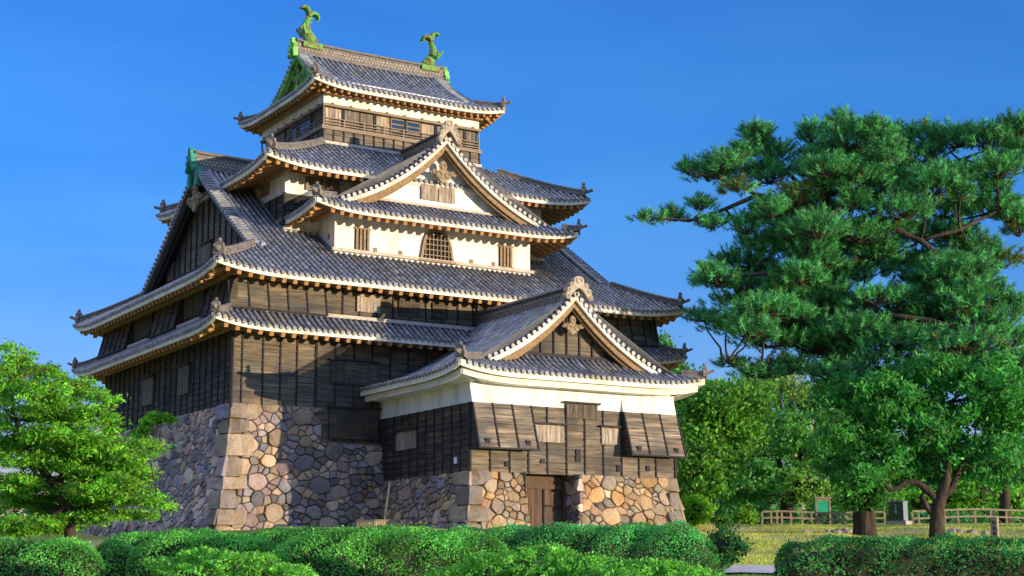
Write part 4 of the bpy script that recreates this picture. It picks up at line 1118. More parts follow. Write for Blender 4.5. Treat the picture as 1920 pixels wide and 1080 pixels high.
def crown_arrays(ells, clump_r, per_clump, leaf, dens=1.0, base=(0.072, 0.232, 0.043), droop=0.15, flat=0.0, squash=0.65, inner=0.45, odd=None, cv=0.45):
    VV, TT = [], []
    for c, r in ells:
        area = 4*math.pi*((r[0]*r[2]+r[0]*r[1]+r[1]*r[2])/3)
        nc = max(3, int(dens*area/(clump_r**2)*0.75))
        d = runit(nc); rad = rng.uniform(inner, 1.0, (nc, 1))**0.6
        lump = 1+0.22*np.sin(d[:, :1]*5+c[0])*np.sin(d[:, 2:]*6+c[1])
        loc = d*rad*lump*r
        cc = c+RH*loc[:, :1]+FH*loc[:, 1:2]+A(0, 0, 1)*loc[:, 2:]
        csz = rng.uniform(0.6, 1.25, (nc, 1, 1))
        off = rng.normal(size=(nc, per_clump, 3))*np.array([1, 1, squash])*clump_r*0.45*csz
        P = (cc[:, None, :]+off).reshape(-1, 3)
        tone_c = np.repeat(rng.uniform(1-cv, 1+cv, nc), per_clump)[:, None]
        VV.append(leaf_quads(P, leaf[0], leaf[1], droop, flat)); TT.append(tones(len(P), base, 0.25, tone_c, odd=odd))
    return np.concatenate(VV), np.concatenate(TT)
def limb_to(mb, root, tip, r0, r1, sag=0.12):
    root, tip = np.asarray(root), np.asarray(tip); n = 6; d = tip-root; L = np.linalg.norm(d)
    pts = [root+d*t+A(0, 0, -sag*L*t*(1-t)*2)+runit(1)[0]*L*0.035*(0 < t < 1) for t in np.linspace(0, 1, n)]
    mb.tube(pts, list(np.linspace(r0, r1, n)), 6)
    return pts
def tree(name, label, cat, root, trunk_pts, trunk_r, ells, bark='bark', group=None, limbs=(), limb_r=0.12, **kw):
    t = thing(name, label, cat, root, group)
    mb = MB(); mb.tube(trunk_pts, trunk_r, 12)
    nodes = [np.asarray(p) for p in trunk_pts[len(trunk_pts)//3:]]
    for pts, rr in limbs:
        mb.tube(pts, rr, 8); nodes += [np.asarray(p) for p in pts[1:]]
    for c, r in ells:
        j = min(nodes, key=lambda q: np.linalg.norm(q-c)+max(0, q[2]-c[2])*1.5)
        limb_to(mb, j, c, limb_r*0.8, limb_r*0.2, sag=0.05)
        for _ in range(3):
            v = runit(1)[0]*r*0.75; tip = c+RH*v[0]+FH*v[1]+A(0, 0, 1)*abs(v[2])
            limb_to(mb, c, tip, limb_r*0.25, limb_r*0.06, sag=0.0)
    mb.build('trunk', M[bark], t, smooth=True)
    Vv, Tt = crown_arrays(ells, **kw)
    raw_mesh('crown', Vv, 4, Tt, M['leaf'], t)
    return t

# ------------------------------------------------------------------ big pine
PD_ = 80.0
def px(pts, D, dd=None):
    return [at(x, y, D+(dd[i] if dd else 0)) for i, (x, y) in enumerate(pts)]
pine = thing('pine_tree', 'huge spreading pine with thick furrowed trunk, tallest tree in the picture', 'pine tree', at(1622, 1003, PD_))
mb = MB()
trunk = px([(1622, 1012), (1621, 985), (1616, 920), (1600, 840), (1575, 755), (1557, 690), (1550, 610), (1540, 520), (1535, 440), (1548, 370), (1575, 300), (1590, 250)], PD_)
mb.tube(trunk, [.66, .58, .54, .52, .48, .44, .40, .36, .32, .22, .14, .06], 14)
limbs = [
    (px([(1536, 432), (1590, 416), (1660, 424), (1725, 450), (1775, 492), (1820, 560)], PD_, [0, -.6, -1.2, -1.5, -1.8, -2]), [.24, .22, .20, .17, .13, .06]),
    (px([(1536, 425), (1490, 388), (1420, 366), (1360, 392), (1300, 412), (1225, 410)], PD_, [0, -.4, -1, -1, -1.2, -1.5]), [.20, .18, .15, .11, .07, .03]),
    (px([(1420, 366), (1380, 345), (1330, 330), (1290, 322)], PD_, [-1, -1, -1.3, -1.6]), [.11, .09, .06, .03]),
    (px([(1545, 375), (1500, 345), (1455, 305), (1425, 260)], PD_, [0, .6, 1, 1.2]), [.15, .12, .09, .04]),
    (px([(1555, 340), (1640, 330), (1720, 318), (1800, 300), (1880, 270)], PD_, [0, 1, 1.6, 2, 2.4]), [.18, .15, .12, .09, .05]),
    (px([(1590, 417), (1650, 395), (1700, 350), (1760, 300)], PD_, [-.6, 0, .5, 1]), [.14, .12, .09, .05]),
    (px([(1546, 570), (1600, 560), (1660, 590), (1740, 600), (1820, 620), (1890, 640)], PD_, [0, -1, -2, -2.4, -2.5, -3]), [.22, .19, .16, .13, .09, .05]),
    (px([(1542, 535), (1480, 510), (1410, 515), (1340, 520)], PD_, [0, -1.4, -2, -2.4]), [.18, .15, .10, .05]),
    (px([(1550, 615), (1480, 605), (1400, 598), (1330, 595)], PD_, [0, 1, 1.6, 2]), [.15, .12, .08, .04]),
    (px([(1556, 680), (1500, 690), (1430, 692), (1365, 680)], PD_, [0, -1, -1.6, -2]), [.13, .10, .07, .03]),
    (px([(1725, 450), (1800, 430), (1870, 395), (1930, 360)], PD_, [-1.5, -1, -.5, 0]), [.13, .10, .08, .05]),
]
nodes = [np.asarray(p) for p in trunk[5:]]
for pts, rr in limbs:
    mb.tube(pts, rr, 8); nodes += [np.asarray(p) for p in pts]
pads = [(1425, 262, 30, 26), (1455, 290, 42, 24), (1440, 330, 55, 26), (1395, 285, 34, 16), (1290, 318, 24, 16), (1325, 330, 34, 16), (1360, 308, 26, 18), (1385, 352, 36, 16), (1220, 410, 34, 9), (1262, 405, 26, 16), (1315, 385, 26, 16), (1335, 420, 30, 16),
        (1575, 235, 34, 24), (1600, 262, 62, 30), (1640, 248, 30, 26), (1555, 300, 52, 32), (1660, 290, 40, 26), (1735, 255, 36, 24), (1720, 295, 60, 28), (1795, 262, 50, 26), (1850, 262, 50, 28), (1905, 245, 36, 30), (1600, 345, 72, 30), (1690, 350, 70, 28), (1780, 330, 66, 24), (1870, 320, 60, 26),
        (1500, 372, 48, 26), (1460, 405, 60, 26), (1545, 395, 44, 20), (1690, 395, 70, 22), (1770, 395, 66, 26), (1860, 390, 66, 30), (1910, 430, 30, 24), (1800, 440, 44, 22), (1400, 425, 32, 26), (1425, 460, 46, 24), (1390, 495, 62, 26), (1345, 525, 48, 18), (1330, 508, 32, 12), (1440, 520, 60, 26), (1500, 470, 66, 26), (1570, 470, 70, 26), (1640, 478, 56, 24), (1620, 510, 70, 22),
        (1700, 500, 46, 20), (1385, 565, 56, 18), (1320, 595, 34, 14), (1360, 610, 48, 16), (1430, 580, 66, 24), (1480, 555, 60, 22), (1510, 610, 80, 26), (1450, 640, 72, 20), (1570, 570, 40, 16), (1640, 560, 56, 18), (1600, 620, 80, 26), (1690, 565, 60, 24), (1730, 535, 50, 24), (1800, 505, 70, 30), (1870, 490, 50, 20), (1760, 590, 80, 28), (1850, 560, 60, 28), (1900, 580, 40, 24), (1690, 640, 90, 26), (1800, 650, 90, 28), (1890, 640, 50, 26), (1540, 650, 90, 24), (1640, 680, 90, 26), (1375, 682, 34, 10), (1420, 700, 52, 13), (1480, 690, 60, 20), (1760, 700, 90, 30), (1870, 710, 70, 30), (1560, 700, 60, 18), (1530, 430, 60, 30), (1560, 520, 60, 34), (1540, 560, 56, 34), (1575, 590, 60, 34), (1560, 655, 60, 30), (1600, 440, 60, 24), (1660, 440, 70, 26), (1720, 440, 60, 26), (1500, 430, 50, 24), (1480, 440, 46, 22), (1560, 350, 50, 30), (1590, 310, 50, 30), (1650, 330, 50, 30), (1520, 320, 30, 26), (1750, 350, 60, 30), (1830, 470, 56, 26), (1660, 620, 70, 34), (1720, 610, 60, 34), (1780, 540, 60, 30), (1840, 610, 70, 34), (1590, 730, 60, 26), (1640, 735, 60, 26), (1700, 720, 60, 26), (1440, 600, 60, 26), (1410, 620, 50, 24), (1500, 520, 50, 26)]
hull = [(1300, 300), (1410, 232), (1560, 215), (1700, 240), (1930, 225), (1930, 720), (1560, 735), (1420, 700), (1330, 610), (1320, 510), (1400, 470), (1380, 380)]
def inside(x, y):
    c_ = False; j_ = len(hull)-1
    for i_ in range(len(hull)):
        (xi, yi), (xj, yj) = hull[i_], hull[j_]
        if (yi > y) != (yj > y) and x < (xj-xi)*(y-yi)/(yj-yi)+xi: c_ = not c_
        j_ = i_
    return c_
gaps = [(1625, 548, 34), (1892, 446, 16), (1400, 438, 40), (1690, 430, 22), (1500, 405, 20), (1420, 665, 30), (1610, 660, 18)]
cnt = 0
while cnt < 52:
    x_, y_ = rng.uniform(1310, 1930), rng.uniform(245, 720)
    if not inside(x_, y_) or any(math.hypot(x_-a, (y_-b)*1.4) < r_+26 for a, b, r_ in gaps): continue
    pads.append((x_, y_, rng.uniform(28, 52), rng.uniform(15, 26))); cnt += 1
NV, NT = [], []
for (cx, cy, rx, ry) in pads:
    dd = rng.uniform(-3.6, 3.2) if 1380 < cx < 1880 else rng.uniform(-2, 1.5)
    c, r = px_ell(cx, cy, rx*1.12, ry*1.22, PD_+dd, 0.9)
    j = min(nodes, key=lambda q: np.linalg.norm(q-c)+max(0, q[2]-c[2]))
    limb_to(mb, j, c-A(0, 0, r[2]*0.4), .075, .03, sag=0.08)
    nt = int(rx*ry*0.12)+14
    d = runit(nt); d[:, 2] = np.where(d[:, 2] < -0.35, -d[:, 2], d[:, 2])
    rad = rng.uniform(0.15, 1.0, (nt, 1))**0.5; loc = d*rad*r*(1+0.3*np.sin(d[:, :1]*7+cx)*np.sin(d[:, 1:2]*6+cy))
    cc = c+RH*loc[:, :1]+FH*loc[:, 1:2]+A(0, 0, 1)*loc[:, 2:]
    for q in cc[::7]: limb_to(mb, c-A(0, 0, r[2]*0.5), q, .03, .012, sag=0.1)
    NN = 30
    ax = np.stack([loc[:, 0]/r[0], loc[:, 1]/r[1], np.abs(loc[:, 2]/r[2])*0.6+0.55], 1)
    axw = RH*ax[:, :1]+FH*ax[:, 1:2]+A(0, 0, 1)*ax[:, 2:]; axw /= np.linalg.norm(axw, axis=1, keepdims=True)
    dirs = axw[:, None, :]*0.75+rng.normal(size=(nt, NN, 3))*0.55
    dirs /= np.linalg.norm(dirs, axis=2, keepdims=True)
    ln = rng.uniform(0.20, 0.36, (nt, NN, 1))
    b0 = cc[:, None, :]+axw[:, None, :]*rng.uniform(-.26, .16, (nt, NN, 1)); tip = b0+dirs*ln
    sdv = np.cross(dirs, rng.normal(size=(nt, NN, 3))); sdv /= np.linalg.norm(sdv, axis=2, keepdims=True)+1e-9
    tri = np.stack([b0+sdv*0.017, b0-sdv*0.017, tip], 2).reshape(-1, 3)
    tc_ = np.repeat(rng.choice([.35, .6, .9, 1.2, 1.7], nt, p=[.2, .25, .25, .2, .1]), NN)[:, None]
    tn = tones(nt*NN, (.105, .41, .115), 0.2, tc_)
    old = 0.55 if (cx, cy) in ((1385, 352), (1500, 372), (1460, 405), (1910, 430), (1870, 490)) else 0.012
    yb = np.repeat(rng.random(nt) < old, NN); tn[yb] = np.array((.26, .25, .04))*rng.uniform(.6, 1.1, (yb.sum(), 1))
    NV.append(tri); NT.append(tn)
mb.build('trunk', M['pinebark'], pine, smooth=True)
raw_mesh('crown', np.concatenate(NV), 3, np.concatenate(NT), M['needle'], pine)
# creeper round the pine trunk
iv = [px_ell(*e, 79.3) for e in ((1612, 905, 34, 26), (1626, 880, 36, 26), (1606, 935, 22, 16), (1598, 868, 34, 24), (1640, 925, 14, 26))]
Vv, Tt = crown_arrays(iv, 0.45, 26, (.26, .13), dens=1.3, base=(0.065, 0.246, 0.058), droop=.5)
tag(raw_mesh('creeper', Vv, 4, Tt, M['leaf']), 'leafy green creeper wrapped round the lower trunk of the big pine', 'creeper')

# ------------------------------------------------------------------ broadleaf tree in front right
D0 = 76.0
tr_ = px([(1757, 1012), (1757, 985), (1758, 955), (1764, 930), (1772, 905), (1778, 870), (1775, 820), (1770, 760)], D0)
els = [(1605, 800, 66, 56), (1570, 860, 52, 44), (1580, 740, 54, 40), (1660, 745, 60, 48), (1640, 850, 66, 50), (1720, 800, 76, 60), (1710, 720, 66, 44), (1760, 690, 56, 36), (1800, 740, 76, 50), (1830, 800, 76, 56), (1770, 850, 74, 46), (1690, 880, 52, 34), (1850, 865, 66, 46), (1895, 800, 48, 70), (1900, 720, 44, 56), (1620, 895, 46, 28), (1750, 885, 50, 22), (1560, 800, 34, 40), (1845, 690, 50, 34)]
tree('broadleaf_tree', 'dense glossy evergreen tree with forked smooth trunk, just right of the big pine', 'tree', tr_[0], tr_, [.40, .36, .33, .30, .25, .2, .14, .08],
     [px_ell(*e, D0+rng.uniform(-1.6, 1.8), 0.8) for e in els],
     limbs=[(px([(1762, 940), (1745, 925), (1722, 905), (1700, 902), (1684, 914), (1668, 918), (1654, 900), (1650, 870)], D0), [.22, .19, .17, .15, .15, .14, .10, .06]),
            (px([(1757, 968), (1738, 950), (1728, 932), (1735, 915)], D0), [.2, .17, .13, .08]),
            (px([(1764, 935), (1785, 915), (1800, 880), (1820, 840)], D0), [.22, .18, .13, .07])],
     clump_r=0.55, per_clump=30, leaf=(.34, .12), dens=1.1, base=(0.08, 0.33, 0.065), droop=0.45, cv=0.55)

# ------------------------------------------------------------------ trees beyond the lawn
G = 'trees beyond the lawn'
def bgtree(name, label, D, trunk_px, tr, els, **kw):
    kw = dict(dict(clump_r=0.9, per_clump=34, leaf=(.36, .20), dens=1.0, base=(0.102, 0.290, 0.043), droop=0.1), **kw)
    tp = px(trunk_px, D)
    tree(name, label, 'tree', tp[0], tp, list(np.linspace(tr, tr*0.25, len(tp))), [px_ell(*e, D+rng.uniform(-2, 2)) for e in els], group=G, **kw)
bgtree('bushy_tree', 'light green bushy tree right behind the gatehouse corner', 104, [(1330, 985), (1332, 930), (1335, 860), (1340, 800)], .4,
       [(1310, 790, 46, 36), (1350, 745, 52, 36), (1410, 740, 50, 34), (1375, 800, 60, 40), (1300, 850, 40, 46), (1340, 870, 60, 46), (1290, 910, 30, 40), (1300, 730, 30, 26), (1360, 830, 60, 44), (1330, 900, 50, 40), (1395, 780, 50, 40), (1300, 870, 40, 40), (1340, 790, 50, 36)], base=(0.123, 0.319, 0.043))
bgtree('spreading_tree', 'dark forked trunk tree with layered mid green crown, between bushy tree and pine', 112, [(1474, 975), (1476, 930), (1470, 890), (1455, 850)], .55,
       [(1440, 830, 56, 30), (1400, 860, 44, 28), (1500, 850, 50, 30), (1420, 900, 60, 30), (1520, 890, 40, 24), (1470, 800, 50, 26), (1380, 925, 50, 26), (1540, 840, 40, 30)],
       base=(0.087, 0.275, 0.051), limbs=[(px([(1474, 900), (1490, 870), (1510, 840)], 112), [.3, .2, .08])])
bgtree('pale_tree', 'thin yellow-green tree with pale bare branches showing against the sky', 118, [(1505, 975), (1500, 900), (1512, 830), (1530, 770), (1536, 730)], .28,
       [(1490, 712, 40, 16), (1530, 735, 36, 20), (1478, 745, 24, 14), (1548, 770, 24, 20), (1450, 722, 26, 14)], bark='palebark', base=(0.217, 0.348, 0.058), dens=0.6,
       limbs=[(px([(1500, 890), (1482, 820), (1470, 770), (1462, 735)], 118), [.2, .16, .1, .04]), (px([(1512, 830), (1495, 790), (1490, 740)], 118), [.14, .1, .04])], limb_r=.1)
bgtree('dark_tree', 'dark green tree with reddish trunk at the far right edge', 98, [(1884, 985), (1884, 930), (1886, 860), (1890, 780)], .4,
       [(1890, 760, 60, 70), (1905, 850, 50, 50), (1860, 880, 40, 24), (1920, 700, 40, 60)], base=(0.043, 0.160, 0.043))
bgtree('distant_tree', 'rounded treetop showing between the lower two right-hand keep eaves', 135, [(1243, 985), (1243, 850), (1243, 700)], .5,
       [(1243, 648, 26, 24), (1225, 680, 34, 26), (1262, 690, 32, 24), (1290, 720, 44, 26)], base=(0.080, 0.246, 0.043), leaf=(.4, .24))
# far wood behind everything: one uncountable mass
els = []
for x in range(1240, 1990, 34):
    for y, hh in ((955, 26), (915, 30), (880, 26)):
        if y == 880 and 1440 < x < 1560: continue
        els.append(px_ell(x+rng.uniform(-12, 12), y+rng.uniform(-10, 10), 40, hh, 150+rng.uniform(-8, 8)))
for x in range(1275, 1640, 30):
    for y in (740, 785, 830): els.append(px_ell(x+rng.uniform(-14, 14), y+rng.uniform(-22, 22), 36, 34, 132+rng.uniform(-6, 6)))
for x in range(1240, 1990, 30): els.append(px_ell(x, 968+rng.uniform(-5, 5), 34, 14, 122+rng.uniform(-5, 5)))
for x in range(-140, 240, 40): els.append(px_ell(x, 985+rng.uniform(-8, 4), 40, 24, 130+rng.uniform(-6, 6)))
Vv, Tt = crown_arrays(els, 1.4, 26, (.62, .42), dens=0.8, base=(0.06, 0.23, 0.045), cv=0.6)
o = raw_mesh('woods', Vv, 4, Tt, M['leaf']); o['kind'] = 'stuff'

def bush(name, label, cat, ells, group=None, leaf=(.12, .07), base=(0.116, 0.348, 0.043), clump_r=0.22, per=24, dens=1.6, core=True, **kw):
    c, r = ells[0]
    t = thing(name, label, cat, c-A(0, 0, r[2]), group)
    if core:
        mb = MB()
        for c, r in ells: mb.ball(c-A(0, 0, r[2]*0.1), tuple(r*0.62), 12, 8)
        mb.build('stems', M['hedgecore'], t, smooth=True)
    Vv, Tt = crown_arrays(ells, clump_r, per, leaf, dens=dens, base=base, droop=0.0, inner=0.75, **kw)
    raw_mesh('foliage', Vv, 4, Tt, M['leaf'], t)
    return t
bush('round_shrub', 'bright green clipped round shrub behind low bamboo fence, beside gatehouse stones', 'shrub', [px_ell(1304, 957, 33, 27, 85)], base=(0.189, 0.464, 0.029), cv=.2)
bush('shrub', 'yellow-green leafy shrub at the left end of the rail fence', 'shrub', [px_ell(1398, 968, 22, 12, 86), px_ell(1402, 958, 10, 12, 86)], leaf=(.2, .1), base=(0.174, 0.377, 0.043))
bush('shrub', 'small dark green shrub in front of the bamboo fence', 'shrub', [px_ell(1353, 977, 14, 11, 82)], leaf=(.18, .09), base=(0.087, 0.290, 0.043))
bush('pale_shrub', 'large pale green shrub under the pale tree, left of green notice board', 'shrub', [px_ell(1512, 905, 36, 34, 101), px_ell(1490, 925, 24, 22, 101), px_ell(1535, 920, 26, 22, 101)], leaf=(.26, .15), base=(0.189, 0.392, 0.072), clump_r=.5, dens=1.2)
bush('shrub', 'wide bright green shrub bank behind the rail fence, right of forked tree', 'shrub', [px_ell(1830, 925, 60, 30, 104), px_ell(1790, 930, 40, 26, 104), px_ell(1900, 935, 50, 26, 106), px_ell(1730, 940, 40, 22, 104)], leaf=(.3, .16), base=(0.145, 0.406, 0.043), clump_r=.6, dens=1.1)
bush('shrub', 'mid green shrub behind fence between pine trunk and grey cabinet', 'shrub', [px_ell(1650, 935, 40, 26, 103), px_ell(1590, 935, 30, 24, 103)], leaf=(.3, .16), base=(0.116, 0.319, 0.043), clump_r=.6, dens=1.1)
bush('shrub', 'bright leafy sprig growing from the top of the stone base under keep wall', 'shrub', [px_ell(300, 781, 18, 5, 76), px_ell(318, 786, 12, 4, 76), px_ell(284, 790, 14, 6, 76), px_ell(272, 803, 10, 7, 76), px_ell(262, 815, 12, 8, 76)], leaf=(.26, .10), per=12, base=(0.232, 0.522, 0.043), core=False)

# ------------------------------------------------------------------ maple at left
D1 = 60.0
tp = px([(132, 1014), (131, 985), (126, 950), (108, 915), (78, 880), (50, 840), (30, 790), (20, 720)], D1)
els = [(28, 690, 40, 14), (10, 655, 30, 12), (60, 725, 44, 14), (20, 735, 50, 22), (120, 750, 50, 14), (165, 735, 40, 12), (196, 752, 28, 12), (95, 775, 70, 20), (175, 780, 48, 20), (40, 790, 60, 24), (150, 815, 64, 24), (205, 800, 16, 12), (80, 830, 80, 24), (30, 860, 60, 28), (120, 865, 80, 26), (195, 850, 50, 22), (245, 838, 46, 15), (232, 868, 44, 20), (60, 905, 70, 26), (150, 905, 80, 26), (225, 900, 34, 16), (20, 940, 60, 26), (110, 945, 80, 24), (200, 935, 70, 22), (270, 938, 46, 16), (300, 950, 26, 9), (60, 980, 64, 16), (160, 972, 50, 13), (240, 965, 50, 11), (15, 985, 40, 14), (100, 990, 60, 14), (40, 995, 50, 12), (70, 755, 60, 24), (130, 785, 60, 20), (110, 815, 70, 26), (170, 840, 60, 24), (50, 840, 60, 28), (20, 820, 40, 30), (160, 880, 70, 24), (90, 925, 80, 26), (180, 915, 60, 24), (30, 905, 50, 26), (140, 955, 70, 20), (245, 915, 36, 16), (0, 760, 40, 30), (5, 690, 40, 30), (0, 640, 24, 14), (35, 665, 26, 12), (60, 700, 40, 18), (90, 735, 50, 20), (10, 715, 40, 26), (130, 720, 30, 10)]
for _ in range(46):
    a_ = rng.uniform(-1.9, 1.2); els.append((60+rng.uniform(.85, 1.1)*215*math.cos(a_)*(1 if a_ > -.4 else .75), 850+rng.uniform(.85, 1.06)*175*math.sin(a_)*(0.62 if a_ > 0 else 1), rng.uniform(12, 26), rng.uniform(5, 10)))
els = [e for e in els if not (e[0] > 225 and 700 < e[1] < 815) and e[1]-e[3] > 628+e[0]*0.56]
tree('maple_tree', 'bright green feathery maple spreading in front of the stone base, left edge', 'tree', tp[0], tp, [.24, .21, .19, .17, .14, .11, .08, .04],
     [px_ell(e[0], e[1], e[2]*1.05, e[3]*0.72, D1+rng.uniform(-2.6, 2.6), 0.8) for e in els],
     limbs=[(px([(126, 950), (150, 915), (195, 880), (245, 845)], D1), [.15, .11, .07, .03]), (px([(128, 962), (180, 945), (240, 940), (300, 950)], D1), [.12, .09, .06, .02]),
            (px([(108, 915), (130, 850), (160, 790), (185, 750)], D1), [.12, .09, .05, .02]), (px([(112, 710), (105, 760), (118, 830)], D1), [.02, .04, .07])],
     limb_r=.07, clump_r=0.40, per_clump=46, leaf=(.19, .062), dens=0.95, base=(0.165, 0.42, 0.035), droop=0.35, flat=0.35, squash=0.4, odd=(0.012, (.45, .26, .03)), cv=0.6)

# ------------------------------------------------------------------ hedges
def hedge(label, pts, width, leaf=(.072, .040), base=(0.17, 0.58, 0.10), dens=740, group='clipped hedges in the foreground', loose=0.05, core=0.86, top=(1.45, 1.3, 1.1), wob=0.10, mound=0.62):
    """pts: (px, py of the top, distance)"""
    P = [at(x, y, D) for x, y, D in pts]
    seg = [0]
    for a, b in zip(P, P[1:]): seg.append(seg[-1]+np.linalg.norm(b-a))
    Ltot = seg[-1]
    def spine(s_):
        s_ = np.asarray(s_); return np.stack([np.interp(s_, seg, [p[k_] for p in P]) for k_ in range(3)], -1)
    mid = spine(Ltot/2); gz0 = float(ground_z(mid[0], mid[1]))
    t = thing('hedge', label, 'hedge', (mid[0], mid[1], gz0), group)
    d = unit(A(*(P[-1]-P[0])[:2], 0)); sdv = A(-d[1], d[0], 0)
    hw = width/2
    def surf(s_, th, fac=1.0):
        """th 0..pi across the section from one foot to the other; the ends close as a dome"""
        c = spine(np.clip(s_, 0, Ltot)); gz = ground_z(c[:, 0], c[:, 1])
        endd = np.minimum(s_, Ltot-s_); rr = min(hw*1.1, Ltot/2)
        ef = np.sqrt(np.clip(1-(1-np.clip(endd/rr, 0, 1))**2, 0, 1))
        h = (c[:, 2]-gz)
        lump = 1+wob*np.sin(s_*2.1+c[:, 0])*np.sin(th*2.3+s_*0.9)+wob*0.6*np.sin(s_*5.3+th*4)
        ct, st = np.cos(th), np.sin(th)
        y = np.sign(ct)*np.abs(ct)**mound*hw*ef*fac*lump
        z = np.abs(st)**mound*h*(0.35+0.65*ef)*(1-(1-fac)*0.6)*(1+0.3*(lump-1))
        return c+sdv*y[:, None]+A(0, 0, 1)*(gz-c[:, 2]+z)[:, None], z/h
    # dark twiggy inside
    mb = MB(); ns, nt_ = max(6, int(Ltot/0.5)), 11
    S, T = np.meshgrid(np.linspace(0.02, Ltot-0.02, ns), np.linspace(0, math.pi, nt_), indexing='ij')
    V, _ = surf(S.ravel(), T.ravel(), core)
    mb.add(V, [(i*nt_+j, (i+1)*nt_+j, (i+1)*nt_+j+1, i*nt_+j+1) for i in range(ns-1) for j in range(nt_-1)])
    mb.build('stems', M['hedgecore'], t, smooth=True)
    h = mid[2]-gz0; n = int(Ltot*(width+2*h)*dens)
    s_ = rng.uniform(0, Ltot, n); th = rng.uniform(0, math.pi, n)
    fac = 1+loose-rng.random(n)**2*0.20
    hole = np.sin(s_*3.7+np.sin(th*5)*1.3)*np.sin(th*6.1+s_*1.9)*np.sin(s_*0.83+1)
    kp = (hole < .52) | (rng.random(n) < .3); s_, th, fac = s_[kp], th[kp], fac[kp]; n = len(s_)
    V, zr_ = surf(s_, th, 1.0)
    ctr = spine(s_); ctr[:, 2] -= h*0.5
    V = ctr+(V-ctr)*fac[:, None]+rng.normal(0, .018, (n, 3))
    cl_ = 0.72+0.38*np.sin(V[:, 0]*2.3+np.sin(V[:, 2]*3.1)*1.5)*np.sin(V[:, 1]*2.7+V[:, 2]*2.2)+rng.normal(0, .15, n)
    cl_ = np.clip(cl_, .3, 1.6)[:, None]
    tn = tones(n, base, 0.38, cl_, odd=(.018, (.22, .15, .06)))
    sh = rng.random(n) < .025; V[sh] += A(0, 0, 1)*rng.uniform(.03, .16, (sh.sum(), 1))*np.clip(zr_[sh][:, None], 0, 1)
    raw_mesh('foliage', leaf_quads(V, *leaf), 4, tn, M['leaf'], t)
    return t
hedge('clipped hedge at the far left of the foreground row, lowest and squarest', [(-60, 1012, 40), (60, 1013, 40), (196, 1014, 40)], 1.8)
hedge('short clipped hedge set back in the gap of the left foreground row', [(170, 1013, 43.5), (262, 1012, 43.5)], 1.7)
hedge('clipped hedge left of centre, long flat block above the left leafy mound', [(242, 1007, 42), (330, 1004, 42), (430, 1003, 42), (540, 1004, 42)], 1.8)
hedge('thin strip of hedge under the corner of the main stone base', [(190, 1004, 52), (330, 996, 52), (430, 993, 52)], 1.5)
hedge('broad clipped hedge in the centre foreground below the bamboo planter', [(500, 1004, 40), (600, 999, 40.5), (700, 996, 41), (800, 995, 41.5), (900, 997, 42), (960, 1000, 42)], 2.6)
hedge('rear clipped hedge at the foot of the main stone base, behind the centre hedge', [(430, 1000, 50), (560, 993, 50), (700, 991, 50), (860, 992, 50)], 2.0)
hedge('tall rounded hedge in front of the gatehouse, ending right of its stone footing', [(800, 998, 45), (880, 993, 44.5), (960, 991, 44), (1080, 988, 44), (1200, 986, 44), (1300, 988, 44), (1352, 996, 44)], 2.2, base=(0.13, 0.54, 0.14), wob=.16)
hedge('loose gappy hedge along the lawn at lower right, under pine and forked tree', [(1452, 1022, 46), (1560, 1016, 46), (1700, 1013, 46), (1850, 1015, 46), (1990, 1015, 46)], 1.3, base=(0.09, 0.36, 0.10), loose=0.18, core=0.62, wob=.2, dens=430, leaf=(.11, .055))
bush('mound_shrub', 'low yellow-green leafy mound in front of the left-centre hedge', 'shrub', [px_ell(420, 1078, 145, 44, 35)], leaf=(.085, .045), base=(0.16, 0.46, 0.06), clump_r=.14, dens=1.3)
bush('mound_shrub', 'wide low leafy mound in the centre foreground before the tall rounded hedge', 'shrub', [px_ell(985, 1076, 150, 45, 36), px_ell(1150, 1085, 150, 32, 35.5), px_ell(1270, 1090, 80, 24, 35)], leaf=(.085, .045), base=(0.16, 0.46, 0.06), clump_r=.14, dens=1.3)
bush('loose_shrub', 'open dark shrub leaning over the path at the end of the rounded hedge', 'shrub', [px_ell(1358, 1025, 30, 34, 44), px_ell(1385, 1020, 24, 18, 44), px_ell(1345, 1050, 18, 22, 44)], leaf=(.12, .06), base=(0.043, 0.160, 0.051), clump_r=.22, dens=1.2)

# ------------------------------------------------------------------ grass on the bank and the near lawn
def grass(n, D0_, D1_, l0, l1, h, base, name):
    D = rng.uniform(D0_, D1_, n); l = rng.uniform(l0, l1, n)*D/60
    P = CAM+FH*D[:, None]+RH*l[:, None]; P[:, 2] = ground_z(P[:, 0], P[:, 1])
    pat = np.sin(P[:, 0]*0.55+np.sin(P[:, 1]*0.4))*np.sin(P[:, 1]*0.62+1.1)
    keep_ = rng.random(n) < np.clip(0.55+0.6*pat, 0.06, 1); P = P[keep_]; pat = pat[keep_]; n = len(P)
    hh = rng.uniform(0.4, 1.2, (n, 1))*h; lean = rng.normal(0, .35, (n, 2))*hh
    tip = P+np.concatenate([lean, hh], 1); sdv = runit(n); sdv[:, 2] = 0
    V = np.stack([P-sdv*.022, P+sdv*.022, tip], 1).reshape(-1, 3)
    tn = tones(n, base, .3); dry = rng.random(n) < np.clip(.22-.25*pat, .03, .5); tn[dry] = np.array((.62, .52, .24))*rng.uniform(.6, 1.1, (dry.sum(), 1))
    o = raw_mesh(name, V, 3, tn, M['leaf']); o['kind'] = 'stuff'
grass(140000, 54.5, 94, 3, 27, .09, (.55, .60, .11), 'grass')
grass(26000, 42, 47.3, 4, 24, .06, (.12, .40, .07), 'lawn_grass')

